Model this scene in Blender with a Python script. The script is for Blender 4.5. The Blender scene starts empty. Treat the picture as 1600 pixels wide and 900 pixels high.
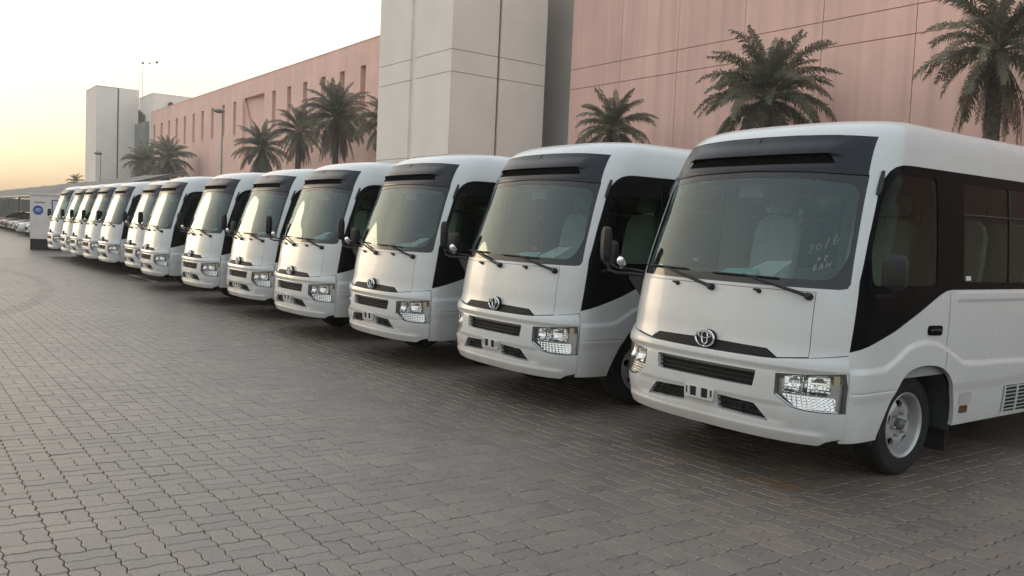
import bpy, bmesh, math, random, bisect
import numpy as np
from mathutils import Vector, Matrix
random.seed(7)
R = math.radians
scene = bpy.context.scene
COL = scene.collection

# ---------------------------------------------------------------- camera
cam_d = bpy.data.cameras.new('camera')
cam_d.sensor_width = 36.0
cam_d.lens = 1359.85 / 1600 * 36
cam_d.clip_start = 0.05
cam_d.clip_end = 5000
cam = bpy.data.objects.new('camera', cam_d)
COL.objects.link(cam)
CR = Vector((0.8090, -0.5863, 0.0434)).normalized()
CD = Vector((0.5878, 0.8063, -0.0657)).normalized()
CU = CR.cross(CD).normalized()
CO = Vector((0.0195, 0.0061, 1.6666))
cam.matrix_world = Matrix(((CR.x, CU.x, -CD.x, CO.x), (CR.y, CU.y, -CD.y, CO.y), (CR.z, CU.z, -CD.z, CO.z), (0, 0, 0, 1)))
scene.camera = cam

# ---------------------------------------------------------------- sky, sun, exposure
SUN_AZ, SUN_EL = -16.0, 4.0          # degrees from +Y towards +X; elevation
world = bpy.data.worlds.new('World')
scene.world = world
world.use_nodes = True
wn = world.node_tree
wn.nodes.clear()
sky = wn.nodes.new('ShaderNodeTexSky')
sky.sky_type = 'NISHITA'
sky.sun_disc = False
sky.sun_elevation = R(SUN_EL)
sky.sun_rotation = R(SUN_AZ)
sky.altitude = 0
sky.air_density = 1.5
sky.dust_density = 7.2
sky.ozone_density = 2.0
hs = wn.nodes.new('ShaderNodeHueSaturation')
hs.inputs['Saturation'].default_value = 0.94     # hazy, milky air
bg = wn.nodes.new('ShaderNodeBackground')
bg.inputs['Strength'].default_value = 0.15
wo = wn.nodes.new('ShaderNodeOutputWorld')
wn.links.new(sky.outputs[0], hs.inputs['Color'])
gm = wn.nodes.new('ShaderNodeGamma')             # thick haze evens the whole sky out
gm.inputs['Gamma'].default_value = 0.29
wn.links.new(hs.outputs[0], gm.inputs['Color'])
wn.links.new(gm.outputs[0], bg.inputs['Color'])
wn.links.new(bg.outputs[0], wo.inputs['Surface'])

sun_d = bpy.data.lights.new('sun', 'SUN')
sun_d.energy = 0.06
sun_d.angle = R(20)
sun_d.color = (1.0, 0.78, 0.52)
sun = bpy.data.objects.new('sun', sun_d)
COL.objects.link(sun)
sdir = Vector((math.sin(R(SUN_AZ)) * math.cos(R(SUN_EL)), math.cos(R(SUN_AZ)) * math.cos(R(SUN_EL)), math.sin(R(SUN_EL))))
sun.rotation_euler = (-sdir).to_track_quat('-Z', 'Y').to_euler()

scene.view_settings.view_transform = 'Standard'
scene.view_settings.look = 'None'
scene.view_settings.gamma = 1.0
scene.view_settings.use_curve_mapping = False
scene.view_settings.exposure = 3.05
scene.render.engine = 'CYCLES'
scene.cycles.max_bounces = 10
scene.cycles.transparent_max_bounces = 24
scene.cycles.caustics_reflective = False
scene.cycles.caustics_refractive = False

# ---------------------------------------------------------------- helpers
def link(o, parent=None):
    COL.objects.link(o)
    if parent is not None:
        o.parent = parent
    return o

def tag(o, label=None, cat=None, group=None, kind=None):
    if label: o['label'] = label
    if cat: o['category'] = cat
    if group: o['group'] = group
    if kind: o['kind'] = kind
    return o

def empty(name, loc=(0, 0, 0), rz=0.0):
    o = bpy.data.objects.new(name, None)
    o.empty_display_size = 0.2
    o.location = loc
    o.rotation_euler = (0, 0, rz)
    COL.objects.link(o)
    return o

def mesh_obj(name, verts, faces, mat, parent=None, smooth=False):
    me = bpy.data.meshes.new(name)
    me.from_pydata([tuple(v) for v in verts], [], faces)
    me.update()
    if mat: me.materials.append(mat)
    if smooth:
        me.polygons.foreach_set('use_smooth', [True] * len(me.polygons))
    return link(bpy.data.objects.new(name, me), parent)

class MB:
    """collects simple solids into one mesh"""
    def __init__(s): s.v = []; s.f = []; s.sm = []
    def add(s, v, f, smooth=False):
        o = len(s.v); s.v += [tuple(p) for p in v]; s.f += [tuple(i + o for i in q) for q in f]; s.sm += [smooth] * len(f)
        return s
    def box(s, lo, hi, M=None):
        x0, y0, z0 = lo; x1, y1, z1 = hi
        v = [(x0,y0,z0),(x1,y0,z0),(x1,y1,z0),(x0,y1,z0),(x0,y0,z1),(x1,y0,z1),(x1,y1,z1),(x0,y1,z1)]
        if M is not None: v = [tuple(M @ Vector(p)) for p in v]
        return s.add(v, [(0,3,2,1),(4,5,6,7),(0,1,5,4),(1,2,6,5),(2,3,7,6),(3,0,4,7)])
    def tube(s, pts, rad, n=8, caps=True):
        pts = [Vector(p) for p in pts]
        rads = rad if isinstance(rad, (list, tuple)) else [rad] * len(pts)
        rings = []
        ref = None
        for i, p in enumerate(pts):
            t = (pts[min(i + 1, len(pts) - 1)] - pts[max(i - 1, 0)]).normalized()
            if ref is None: ref = Vector((0, 0, 1)) if abs(t.z) < 0.9 else Vector((1, 0, 0))
            a = t.cross(ref).normalized(); b = a.cross(t).normalized(); ref = b
            rings.append([p + (a * math.cos(k * 2 * math.pi / n) + b * math.sin(k * 2 * math.pi / n)) * rads[i] for k in range(n)])
        v = [q for r_ in rings for q in r_]; f = []
        for i in range(len(pts) - 1):
            for k in range(n):
                f.append((i*n+k, (i+1)*n+k, (i+1)*n+(k+1) % n, i*n+(k+1) % n))
        if caps: f += [tuple(range(n)), tuple(reversed(range((len(pts)-1)*n, len(pts)*n)))]
        f = [tuple(reversed(q)) for q in f]
        return s.add(v, f, True)
    def lathe(s, prof, axis_o, ax, n=24, cap0=False, cap1=False):
        """prof: (radius, along) ; ax: axis unit vector"""
        ax = Vector(ax).normalized(); o = Vector(axis_o)
        a = ax.orthogonal().normalized(); b = ax.cross(a)
        v = []; f = []
        for r_, h in prof:
            for k in range(n):
                t = k * 2 * math.pi / n
                v.append(o + ax * h + (a * math.cos(t) + b * math.sin(t)) * r_)
        for i in range(len(prof) - 1):
            for k in range(n):
                f.append((i*n+k, i*n+(k+1) % n, (i+1)*n+(k+1) % n, (i+1)*n+k))
        if cap0: f.append(tuple(reversed(range(n))))
        if cap1: f.append(tuple(range((len(prof)-1)*n, len(prof)*n)))
        return s.add(v, f, True)
    def build(s, name, mat, parent=None):
        me = bpy.data.meshes.new(name)
        me.from_pydata(s.v, [], s.f); me.update()
        me.polygons.foreach_set('use_smooth', s.sm)
        if any(s.sm):
            try: me.set_sharp_from_angle(angle=R(40))
            except Exception: pass
        if mat: me.materials.append(mat)
        return link(bpy.data.objects.new(name, me), parent)

def copy_tree(o, parent=None):
    c = o.copy(); COL.objects.link(c); c.parent = parent
    for ch in o.children: copy_tree(ch, c)
    return c

# ---------------------------------------------------------------- materials
def pmat(name, col, rough=0.5, metal=0.0, spec=0.5, coat=0.0, var=0.0, vscale=3.0, bump=0.0, bscale=40.0, trans=0.0, emit=None, coord='Object'):
    m = bpy.data.materials.new(name); m.use_nodes = True
    nt = m.node_tree; p = nt.nodes['Principled BSDF']
    p.inputs['Base Color'].default_value = (*col, 1)
    p.inputs['Roughness'].default_value = rough
    p.inputs['Metallic'].default_value = metal
    p.inputs['Specular IOR Level'].default_value = spec
    p.inputs['Coat Weight'].default_value = coat
    p.inputs['Coat Roughness'].default_value = 0.05
    p.inputs['Transmission Weight'].default_value = trans
    if var or bump:
        tc = nt.nodes.new('ShaderNodeTexCoord')
    if var:
        n = nt.nodes.new('ShaderNodeTexNoise'); n.inputs['Scale'].default_value = vscale; n.inputs['Detail'].default_value = 5
        nt.links.new(tc.outputs[coord], n.inputs['Vector'])
        mr = nt.nodes.new('ShaderNodeMapRange'); mr.inputs[1].default_value = .3; mr.inputs[2].default_value = .7
        mr.inputs[3].default_value = 1 - var; mr.inputs[4].default_value = 1 + var
        nt.links.new(n.outputs[0], mr.inputs[0])
        mx = nt.nodes.new('ShaderNodeMix'); mx.data_type = 'RGBA'; mx.blend_type = 'MULTIPLY'; mx.inputs[0].default_value = 1
        mx.inputs[6].default_value = (*col, 1)
        nt.links.new(mr.outputs[0], mx.inputs[7]); nt.links.new(mx.outputs[2], p.inputs['Base Color'])
    if bump:
        n2 = nt.nodes.new('ShaderNodeTexNoise'); n2.inputs['Scale'].default_value = bscale; n2.inputs['Detail'].default_value = 4
        nt.links.new(tc.outputs[coord], n2.inputs['Vector'])
        b = nt.nodes.new('ShaderNodeBump'); b.inputs['Strength'].default_value = bump; b.inputs['Distance'].default_value = 0.01
        nt.links.new(n2.outputs[0], b.inputs['Height']); nt.links.new(b.outputs[0], p.inputs['Normal'])
    return m

def glassmat(name, tint, ior=1.5, rough=0.0, dust=0.0, gloss=(1, 1, 1)):
    m = bpy.data.materials.new(name); m.use_nodes = True
    nt = m.node_tree; nt.nodes.clear()
    out = nt.nodes.new('ShaderNodeOutputMaterial')
    tr = nt.nodes.new('ShaderNodeBsdfTransparent'); tr.inputs[0].default_value = (*tint, 1)
    gl = nt.nodes.new('ShaderNodeBsdfGlossy'); gl.inputs[0].default_value = (*gloss, 1); gl.inputs['Roughness'].default_value = rough
    fr = nt.nodes.new('ShaderNodeFresnel'); fr.inputs[0].default_value = ior
    mx = nt.nodes.new('ShaderNodeMixShader')
    nt.links.new(fr.outputs[0], mx.inputs[0]); nt.links.new(tr.outputs[0], mx.inputs[1]); nt.links.new(gl.outputs[0], mx.inputs[2])
    if dust:
        df = nt.nodes.new('ShaderNodeBsdfDiffuse'); df.inputs[0].default_value = (.5, .5, .46, 1)
        tc = nt.nodes.new('ShaderNodeTexCoord')
        nz = nt.nodes.new('ShaderNodeTexNoise'); nz.inputs['Scale'].default_value = 2.5; nz.inputs['Detail'].default_value = 6
        nt.links.new(tc.outputs['Object'], nz.inputs['Vector'])
        mr = nt.nodes.new('ShaderNodeMapRange'); mr.inputs[3].default_value = dust * .5; mr.inputs[4].default_value = dust * 1.5
        nt.links.new(nz.outputs[0], mr.inputs[0])
        m2 = nt.nodes.new('ShaderNodeMixShader')
        nt.links.new(mr.outputs[0], m2.inputs[0]); nt.links.new(mx.outputs[0], m2.inputs[1]); nt.links.new(df.outputs[0], m2.inputs[2])
        mx = m2
    nt.links.new(mx.outputs[0], out.inputs[0])
    return m

M = {}
def paint_material():
    m = bpy.data.materials.new('white_paint'); m.use_nodes = True
    nt = m.node_tree; L = nt.links; N = nt.nodes; p = N['Principled BSDF']
    geo = N.new('ShaderNodeNewGeometry'); tc = N.new('ShaderNodeTexCoord'); oi = N.new('ShaderNodeObjectInfo')
    def noise(sc, vec, det=5):
        n = N.new('ShaderNodeTexNoise'); n.inputs['Scale'].default_value = sc; n.inputs['Detail'].default_value = det; L.new(vec, n.inputs['Vector']); return n.outputs[0]
    def mr(x, a, b_, lo, hi):
        q = N.new('ShaderNodeMapRange'); q.inputs[1].default_value = a; q.inputs[2].default_value = b_; q.inputs[3].default_value = lo; q.inputs[4].default_value = hi; L.new(x, q.inputs[0]); return q.outputs[0]
    def mth(op, a, b_):
        q = N.new('ShaderNodeMath'); q.operation = op
        for k, t in enumerate((a, b_)):
            if isinstance(t, (int, float)): q.inputs[k].default_value = t
            else: L.new(t, q.inputs[k])
        return q.outputs[0]
    sp = N.new('ShaderNodeSeparateXYZ'); L.new(geo.outputs['Position'], sp.inputs[0])
    off = N.new('ShaderNodeVectorMath'); off.operation = 'ADD'; L.new(tc.outputs['Object'], off.inputs[0]); L.new(oi.outputs['Random'], off.inputs[1])
    road = mth('MULTIPLY', mr(sp.outputs[2], .30, .75, .30, 0.0), mr(noise(6, off.outputs[0], 6), .35, .65, .3, 1))      # splashed road dirt, low down
    dust = mth('MULTIPLY', mr(noise(1.4, off.outputs[0], 6), .35, .7, .0, .22), mr(oi.outputs['Random'], 0, 1, .5, 1.2))
    mx = N.new('ShaderNodeMix'); mx.data_type = 'RGBA'; mx.inputs[6].default_value = (.58, .59, .595, 1); mx.inputs[7].default_value = (.40, .375, .34, 1)
    L.new(mth('ADD', road, dust), mx.inputs[0]); L.new(mx.outputs[2], p.inputs['Base Color'])
    L.new(mth('ADD', .22, mth('MULTIPLY', mth('ADD', road, dust), .8)), p.inputs['Roughness'])
    p.inputs['Coat Weight'].default_value = .35; p.inputs['Coat Roughness'].default_value = .04
    return m
M['white'] = paint_material()
M['visor'] = pmat('charcoal_visor_paint', (.010, .010, .016), .28, spec=.32, coat=.0, var=.12, vscale=2.0)
M['blackgloss'] = pmat('gloss_black_trim', (.005, .005, .006), .14, spec=.03, var=.1, vscale=3)
M['frit'] = pmat('black_glass_border', (.010, .011, .014), .08, spec=.5, var=.1, vscale=4)
M['plastic'] = pmat('black_plastic', (.014, .014, .015), .5, spec=.35, var=.2, vscale=8)
M['slot_shade'] = pmat('slot_shade_black', (.004, .004, .004), 1.0, spec=.05, var=.1)
M['grille'] = pmat('grille_plastic', (.010, .010, .011), .6, spec=.25, var=.2)
M['deep'] = pmat('dark_cavity', (.008, .008, .008), .8, var=.1)
M['chrome'] = pmat('chrome', (.82, .83, .85), .07, metal=1, var=.04, vscale=9)
M['reflector'] = pmat('lamp_reflector', (.92, .93, .95), .10, metal=1, var=.05, vscale=20)
M['smoke'] = pmat('smoked_lamp_housing', (.55, .55, .56), .3, metal=.85, var=.1, vscale=8)
M['amber'] = pmat('amber_lens', (.85, .66, .45), .2, var=.05)
M['clearlamp'] = pmat('grey_marker_lens', (.42, .42, .42), .25, var=.08, vscale=30)
M['orange'] = pmat('orange_marker_lens', (.11, .035, .02), .25, var=.08, vscale=30)
M['rubber'] = pmat('tyre_rubber', (.013, .013, .013), .75, spec=.3, var=.25, vscale=9, bump=.3, bscale=60)
M['steel'] = pmat('wheel_steel', (.42, .42, .43), .4, metal=.5, var=.1, vscale=8)
M['hub'] = pmat('greasy_hub_steel', (.13, .13, .13), .45, metal=.4, var=.3, vscale=20)
M['glass'] = glassmat('windscreen_glass', (.72, .86, .84), 1.68, dust=.010, gloss=(.84, .99, 1.0))
M['sideglass'] = glassmat('tinted_side_glass', (.50, .62, .50), 1.17, dust=.002)
M['lens'] = glassmat('clear_lamp_lens', (.95, .95, .95), 1.45)
M['trim'] = pmat('interior_trim', (.26, .27, .27), .7, var=.08)
M['dash'] = pmat('dashboard_plastic', (.05, .055, .058), .6, var=.1)
M['seat'] = pmat('grey_seat_cloth', (.28, .30, .305), .9, var=.08, vscale=25)
M['seatdark'] = pmat('charcoal_seat_cloth', (.18, .195, .20), .9, var=.1, vscale=25)
M['papercyan'] = pmat('cyan_paper', (.30, .72, .74), .8, var=.03)
M['paper'] = pmat('white_paper', (.72, .73, .70), .8, var=.03)
M['marker'] = pmat('white_marker_ink', (.33, .36, .36), .8, var=.05)
M['sticker'] = pmat('white_sticker', (.62, .62, .62), .6, var=.05)
M['chassis'] = pmat('black_underbody', (.015, .015, .015), .75, var=.2)
M['liner'] = pmat('wheel_well_liner', (.028, .03, .033), .7, var=.2, vscale=6)

# ---------------------------------------------------------------- ground and pavers
GA = 0.115
GX0, GX1, GY0, GY1 = -1.345, 7.855, 1.84, 34.27     # paved sheet modelled stone by stone
def paver_material():
    m = bpy.data.materials.new('concrete_paver'); m.use_nodes = True
    nt = m.node_tree; L = nt.links; N = nt.nodes; p = N['Principled BSDF']
    geo = N.new('ShaderNodeNewGeometry')
    at = N.new('ShaderNodeAttribute'); at.attribute_name = 'rnd'
    oi = N.new('ShaderNodeObjectInfo')
    ad = N.new('ShaderNodeMath'); ad.operation = 'ADD'; L.new(at.outputs['Fac'], ad.inputs[0]); L.new(oi.outputs['Random'], ad.inputs[1])
    frc = N.new('ShaderNodeMath'); frc.operation = 'FRACT'; L.new(ad.outputs[0], frc.inputs[0])
    cr = N.new('ShaderNodeValToRGB'); e = cr.color_ramp.elements
    e[0].position = 0; e[0].color = (.130, .107, .092, 1); e[1].position = 1; e[1].color = (.174, .139, .114, 1)
    k = e.new(.35); k.color = (.143, .117, .100, 1); k = e.new(.7); k.color = (.160, .127, .104, 1)
    L.new(frc.outputs[0], cr.inputs[0])
    # weathering in broad patches and fine grain
    n1 = N.new('ShaderNodeTexNoise'); n1.inputs['Scale'].default_value = .55; n1.inputs['Detail'].default_value = 5; L.new(geo.outputs['Position'], n1.inputs['Vector'])
    r1 = N.new('ShaderNodeMapRange'); r1.inputs[1].default_value = .3; r1.inputs[2].default_value = .7; r1.inputs[3].default_value = .84; r1.inputs[4].default_value = 1.14; L.new(n1.outputs[0], r1.inputs[0])
    n2 = N.new('ShaderNodeTexNoise'); n2.inputs['Scale'].default_value = 45; n2.inputs['Detail'].default_value = 6; L.new(geo.outputs['Position'], n2.inputs['Vector'])
    r2 = N.new('ShaderNodeMapRange'); r2.inputs[1].default_value = .3; r2.inputs[2].default_value = .7; r2.inputs[3].default_value = .74; r2.inputs[4].default_value = 1.2; L.new(n2.outputs[0], r2.inputs[0])
    # tyre marks: two wide arcs of rubber left by a turning vehicle
    sx = N.new('ShaderNodeSeparateXYZ'); L.new(geo.outputs['Position'], sx.inputs[0])
    def mth(op, a, b=None):
        q = N.new('ShaderNodeMath'); q.operation = op
        for i, t in enumerate((a, b)):
            if t is None: continue
            if isinstance(t, (int, float)): q.inputs[i].default_value = t
            else: L.new(t, q.inputs[i])
        return q.outputs[0]
    dx = mth('ADD', sx.outputs[0], 16.9); dy = mth('SUBTRACT', sx.outputs[1], 23.5)
    rr = mth('SQRT', mth('ADD', mth('MULTIPLY', dx, dx), mth('MULTIPLY', dy, dy)))
    marks = None
    for rad, wd in ((20.0, .13), (18.35, .12)):
        q = N.new('ShaderNodeMapRange'); q.interpolation_type = 'SMOOTHSTEP'; q.inputs[1].default_value = wd * .6; q.inputs[2].default_value = wd * 1.7; q.inputs[3].default_value = 1; q.inputs[4].default_value = 0
        L.new(mth('ABSOLUTE', mth('SUBTRACT', rr, rad)), q.inputs[0])
        marks = q.outputs[0] if marks is None else mth('MAXIMUM', marks, q.outputs[0])
    n3 = N.new('ShaderNodeTexNoise'); n3.inputs['Scale'].default_value = .5; L.new(geo.outputs['Position'], n3.inputs['Vector'])
    marks = mth('MULTIPLY', marks, mth('MULTIPLY', n3.outputs[0], .85))
    # a few oil drips where vehicles stand
    n4 = N.new('ShaderNodeTexNoise'); n4.inputs['Scale'].default_value = 1.7; n4.inputs['Detail'].default_value = 3; L.new(geo.outputs['Position'], n4.inputs['Vector'])
    oil = N.new('ShaderNodeMapRange'); oil.inputs[1].default_value = .64; oil.inputs[2].default_value = .78; oil.inputs[3].default_value = 1; oil.inputs[4].default_value = .55; L.new(n4.outputs[0], oil.inputs[0])
    f = mth('MULTIPLY', mth('MULTIPLY', r1.outputs[0], r2.outputs[0]), mth('MULTIPLY', mth('SUBTRACT', 1.0, marks), oil.outputs[0]))
    n6 = N.new('ShaderNodeTexNoise'); n6.inputs['Scale'].default_value = 26; n6.inputs['Detail'].default_value = 2; L.new(geo.outputs['Position'], n6.inputs['Vector'])
    fl = N.new('ShaderNodeMapRange'); fl.inputs[1].default_value = .70; fl.inputs[2].default_value = .76; fl.inputs[3].default_value = 1; fl.inputs[4].default_value = 1.9; L.new(n6.outputs[0], fl.inputs[0])
    f = mth('MULTIPLY', f, fl.outputs[0])
    mx = N.new('ShaderNodeMix'); mx.data_type = 'RGBA'; mx.blend_type = 'MULTIPLY'; mx.inputs[0].default_value = 1
    L.new(cr.outputs[0], mx.inputs[6]); L.new(f, mx.inputs[7])
    # rusty drip stain in front of the nearest minibus
    st = None
    for cx, cy, ra in ((4.98, 3.86, .09), (5.06, 3.63, .12)):
        ex = mth('SUBTRACT', sx.outputs[0], cx); ey = mth('SUBTRACT', sx.outputs[1], cy)
        dd = mth('ADD', mth('SQRT', mth('ADD', mth('MULTIPLY', ex, ex), mth('MULTIPLY', ey, ey))), mth('MULTIPLY', mth('SUBTRACT', n6.outputs[0], .5), .12))
        q = N.new('ShaderNodeMapRange'); q.inputs[1].default_value = ra*.4; q.inputs[2].default_value = ra*1.3; q.inputs[3].default_value = .7; q.inputs[4].default_value = 0; L.new(dd, q.inputs[0])
        st = q.outputs[0] if st is None else mth('MAXIMUM', st, q.outputs[0])
    m3 = N.new('ShaderNodeMix'); m3.data_type = 'RGBA'; m3.inputs[7].default_value = (.16, .085, .03, 1)
    L.new(st, m3.inputs[0]); L.new(mx.outputs[2], m3.inputs[6]); L.new(m3.outputs[2], p.inputs['Base Color'])
    p.inputs['Roughness'].default_value = .42; p.inputs['Specular IOR Level'].default_value = 1.0
    b = N.new('ShaderNodeBump'); b.inputs['Strength'].default_value = .5; b.inputs['Distance'].default_value = .004
    n5 = N.new('ShaderNodeTexNoise'); n5.inputs['Scale'].default_value = 160; n5.inputs['Detail'].default_value = 3; L.new(geo.outputs['Position'], n5.inputs['Vector'])
    L.new(n5.outputs[0], b.inputs['Height']); L.new(b.outputs[0], p.inputs['Normal'])
    return m
M['paver'] = paver_material()
M['sand'] = pmat('joint_sand', (.085, .076, .068), .95, var=.3, vscale=6)

def far_ground_material():
    """paving too far off to tell the stones apart"""
    m = bpy.data.materials.new('distant_paving'); m.use_nodes = True
    nt = m.node_tree; L = nt.links; N = nt.nodes; p = N['Principled BSDF']
    geo = N.new('ShaderNodeNewGeometry')
    n1 = N.new('ShaderNodeTexNoise'); n1.inputs['Scale'].default_value = .25; n1.inputs['Detail'].default_value = 8; L.new(geo.outputs['Position'], n1.inputs['Vector'])
    cr = N.new('ShaderNodeValToRGB'); e = cr.color_ramp.elements
    e[0].position = .3; e[0].color = (.108,.09,.078, 1); e[1].position = .7; e[1].color = (.15,.122,.102, 1)
    L.new(n1.outputs[0], cr.inputs[0])
    bk = N.new('ShaderNodeTexBrick'); bk.inputs['Scale'].default_value = 1; bk.inputs['Brick Width'].default_value = .23; bk.inputs['Row Height'].default_value = .115; bk.inputs['Mortar Size'].default_value = .006
    bk.inputs['Color1'].default_value = (1, 1, 1, 1); bk.inputs['Color2'].default_value = (.86, .86, .86, 1); bk.inputs['Mortar'].default_value = (.55, .55, .55, 1)
    L.new(geo.outputs['Position'], bk.inputs['Vector'])
    mx = N.new('ShaderNodeMix'); mx.data_type = 'RGBA'; mx.blend_type = 'MULTIPLY'; mx.inputs[0].default_value = 1
    L.new(cr.outputs[0], mx.inputs[6]); L.new(bk.outputs[0], mx.inputs[7]); L.new(mx.outputs[2], p.inputs['Base Color'])
    p.inputs['Roughness'].default_value = .42; p.inputs['Specular IOR Level'].default_value = 1.0
    return m
M['farpave'] = far_ground_material()

B = 2500
fx0, fx1, fy0, fy1 = GX0, GX1, GY0, GY1
ground = mesh_obj('ground', [(-B,-B,-.002),(B,-B,-.002),(B,B,-.002),(-B,B,-.002),(fx0,fy0,-.002),(fx1,fy0,-.002),(fx1,fy1,-.002),(fx0,fy1,-.002)],
                  [(0,1,5,4),(1,2,6,5),(2,3,7,6),(3,0,4,7)], M['farpave'])
tag(ground, kind='structure')
pavement = mesh_obj('pavement', [(fx0-.2,fy0-.2,-.010),(fx1+.2,fy0-.2,-.010),(fx1+.2,fy1+.2,-.010),(fx0-.2,fy1+.2,-.010)], [(0,1,2,3)], M['sand'])
tag(pavement, kind='structure')

def paver_outline(nx, ny):
    d = .0072
    z = [(.28, d), (.72, -d)]
    pts = []
    for i in range(nx): pts += [(i*GA, 0)] + [((i+t)*GA, o) for t, o in z]
    for j in range(ny): pts += [(nx*GA, j*GA)] + [(nx*GA+o, (j+t)*GA) for t, o in z]
    for i in reversed(range(nx)): pts += [((i+1)*GA, ny*GA)] + [((i+t)*GA, ny*GA+o) for t, o in reversed(z)]
    for j in reversed(range(ny)): pts += [(0, (j+1)*GA)] + [(o, (j+t)*GA) for t, o in reversed(z)]
    return pts
def inset(pts, d):
    n = len(pts); out = []
    for i in range(n):
        p0, p1, p2 = Vector(pts[i-1]), Vector(pts[i]), Vector(pts[(i+1) % n])
        a = (p1 - p0).normalized(); b = (p2 - p1).normalized()
        na = Vector((-a.y, a.x)); nb = Vector((-b.y, b.x)); m = na + nb
        k = d / max(.5, 1 + na.dot(nb))
        out.append(p1 + m * k)
    return out
def paver_template(nx, ny):
    o = paver_outline(nx, ny); cx, cy = nx*GA/2, ny*GA/2
    a = inset(o, .0018); b = inset(o, .0058); n = len(o)
    v = [(p[0]-cx, p[1]-cy, -.0105) for p in a] + [(p[0]-cx, p[1]-cy, -.0035) for p in a] + [(p[0]-cx, p[1]-cy, 0) for p in b]
    f = []
    for k in range(2):
        for i in range(n): f.append((k*n+i, k*n+(i+1) % n, (k+1)*n+(i+1) % n, (k+1)*n+i))
    f.append(tuple(range(2*n, 3*n)))
    return v, f
TPL = {'h': paver_template(2, 1), 'v': paver_template(1, 2)}
spots = []
ncx = int(round((GX1-GX0)/.23)); ncy = int(round((GY1-GY0)/.23))
for i in range(ncx):
    for j in range(ncy):
        x, y = GX0 + i*.23, GY0 + j*.23
        if x < .085*y - 1.9: continue
        if (i + j) % 2 == 0: spots += [(x+GA, y+GA/2, 'h'), (x+GA, y+1.5*GA, 'h')]
        else: spots += [(x+GA/2, y+GA, 'v'), (x+1.5*GA, y+GA, 'v')]
def project(P):
    q = Vector(P) - CO; z = q.dot(CD)
    return 800 + 1359.85*q.dot(CR)/z, 450 - 1359.85*q.dot(CU)/z, z
near = []
for k, (x, y, t) in enumerate(spots):
    px, py, z = project((x, y, 0))
    if z > 0 and -15 < px < 1615 and 300 < py < 915: near.append((z, k))
near.sort(); near_set = {k for _, k in near[:300]}
tpl_me = {}
for t in 'hv':
    me = bpy.data.meshes.new('paver'); me.from_pydata(TPL[t][0], [], TPL[t][1]); me.update(); me.materials.append(M['paver']); tpl_me[t] = me
rg = np.random.default_rng(5)
mass = {'h': [], 'v': []}
for k, (x, y, t) in enumerate(spots):
    if k in near_set:
        o = bpy.data.objects.new('paver', tpl_me[t]); o.location = (x, y, random.uniform(-.0015, .0012))
        o.rotation_euler = (random.uniform(-.008, .008), random.uniform(-.008, .008), random.uniform(-.012, .012)); k_ = random.uniform(.980, 1.002); o.scale = (k_, k_, 1); link(o, pavement)
    else: mass[t].append((x, y))
vs, polys, rnd, base = [], [], [], 0
for t in 'hv':
    P = np.array(mass[t]); tv = np.array(TPL[t][0]); n = len(P)
    tl = rg.uniform(-.008, .008, (n, 2)); rz = rg.uniform(-.012, .012, n); hz = rg.uniform(-.0015, .0012, n)
    shr = rg.uniform(.980, 1.002, n)[:,None]
    tv0, tv1 = tv[None,:,0]*shr, tv[None,:,1]*shr
    X = tv0 - rz[:,None]*tv1; Y = tv1 + rz[:,None]*tv0
    Z = tv[None,:,2] + hz[:,None] + tl[:,:1]*X + tl[:,1:]*Y
    vs.append(np.stack([X + P[:,:1], Y + P[:,1:], Z], -1).reshape(-1, 3))
    rnd.append(np.repeat(rg.uniform(0, 1, n), len(tv)))
    for q in TPL[t][1]:
        polys.append((np.array(q)[None,:] + base + np.arange(n)[:,None]*len(tv)))
    base += n*len(tv)
V = np.concatenate(vs); me = bpy.data.meshes.new('paver_field')
loops = np.concatenate([q.ravel() for q in polys]); tot = np.concatenate([np.full(len(q), q.shape[1]) for q in polys])
me.vertices.add(len(V)); me.vertices.foreach_set('co', V.ravel().astype(np.float32))
me.loops.add(len(loops)); me.loops.foreach_set('vertex_index', loops.astype(np.int32))
me.polygons.add(len(tot)); me.polygons.foreach_set('loop_start', np.concatenate([[0], np.cumsum(tot)[:-1]]).astype(np.int32))
try: me.polygons.foreach_set('loop_total', tot.astype(np.int32))
except Exception: pass
a = me.attributes.new('rnd', 'FLOAT', 'POINT'); a.data.foreach_set('value', np.concatenate(rnd).astype(np.float32))
me.polygons.foreach_set('use_smooth', np.zeros(len(tot), dtype=bool)); me.update(calc_edges=True); me.validate(); me.materials.append(M['paver'])
pf = link(bpy.data.objects.new('paver_field', me), pavement); tag(pf, kind='stuff')

# painted bay line seen between two of the far minibuses
tag(mesh_obj('bay_line', [(5.55,22.7,.004),(5.65,22.7,.004),(5.65,25.7,.004),(5.55,25.7,.004)], [(0,1,2,3)], pmat('white_road_paint', (.5,.5,.48), .7, var=.25, vscale=9)), kind='structure')

# ---------------------------------------------------------------- minibus: one curved body surface S(u, v)
def pchip(xs, ys):
    n = len(xs); h = [xs[i+1]-xs[i] for i in range(n-1)]; dl = [(ys[i+1]-ys[i])/h[i] for i in range(n-1)]
    m = [0]*n; m[0] = dl[0]; m[-1] = dl[-1]
    for i in range(1, n-1):
        if dl[i-1]*dl[i] > 0:
            w1 = 2*h[i]+h[i-1]; w2 = h[i]+2*h[i-1]; m[i] = (w1+w2)/(w1/dl[i-1]+w2/dl[i])
    def f(t):
        if t <= xs[0]: return ys[0]+m[0]*(t-xs[0])
        if t >= xs[-1]: return ys[-1]+m[-1]*(t-xs[-1])
        i = bisect.bisect_right(xs, t)-1; s = (t-xs[i])/h[i]
        return (2*s**3-3*s**2+1)*ys[i]+(s**3-2*s**2+s)*h[i]*m[i]+(-2*s**3+3*s**2)*ys[i+1]+(s**3-s**2)*h[i]*m[i+1]
    return f
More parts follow.
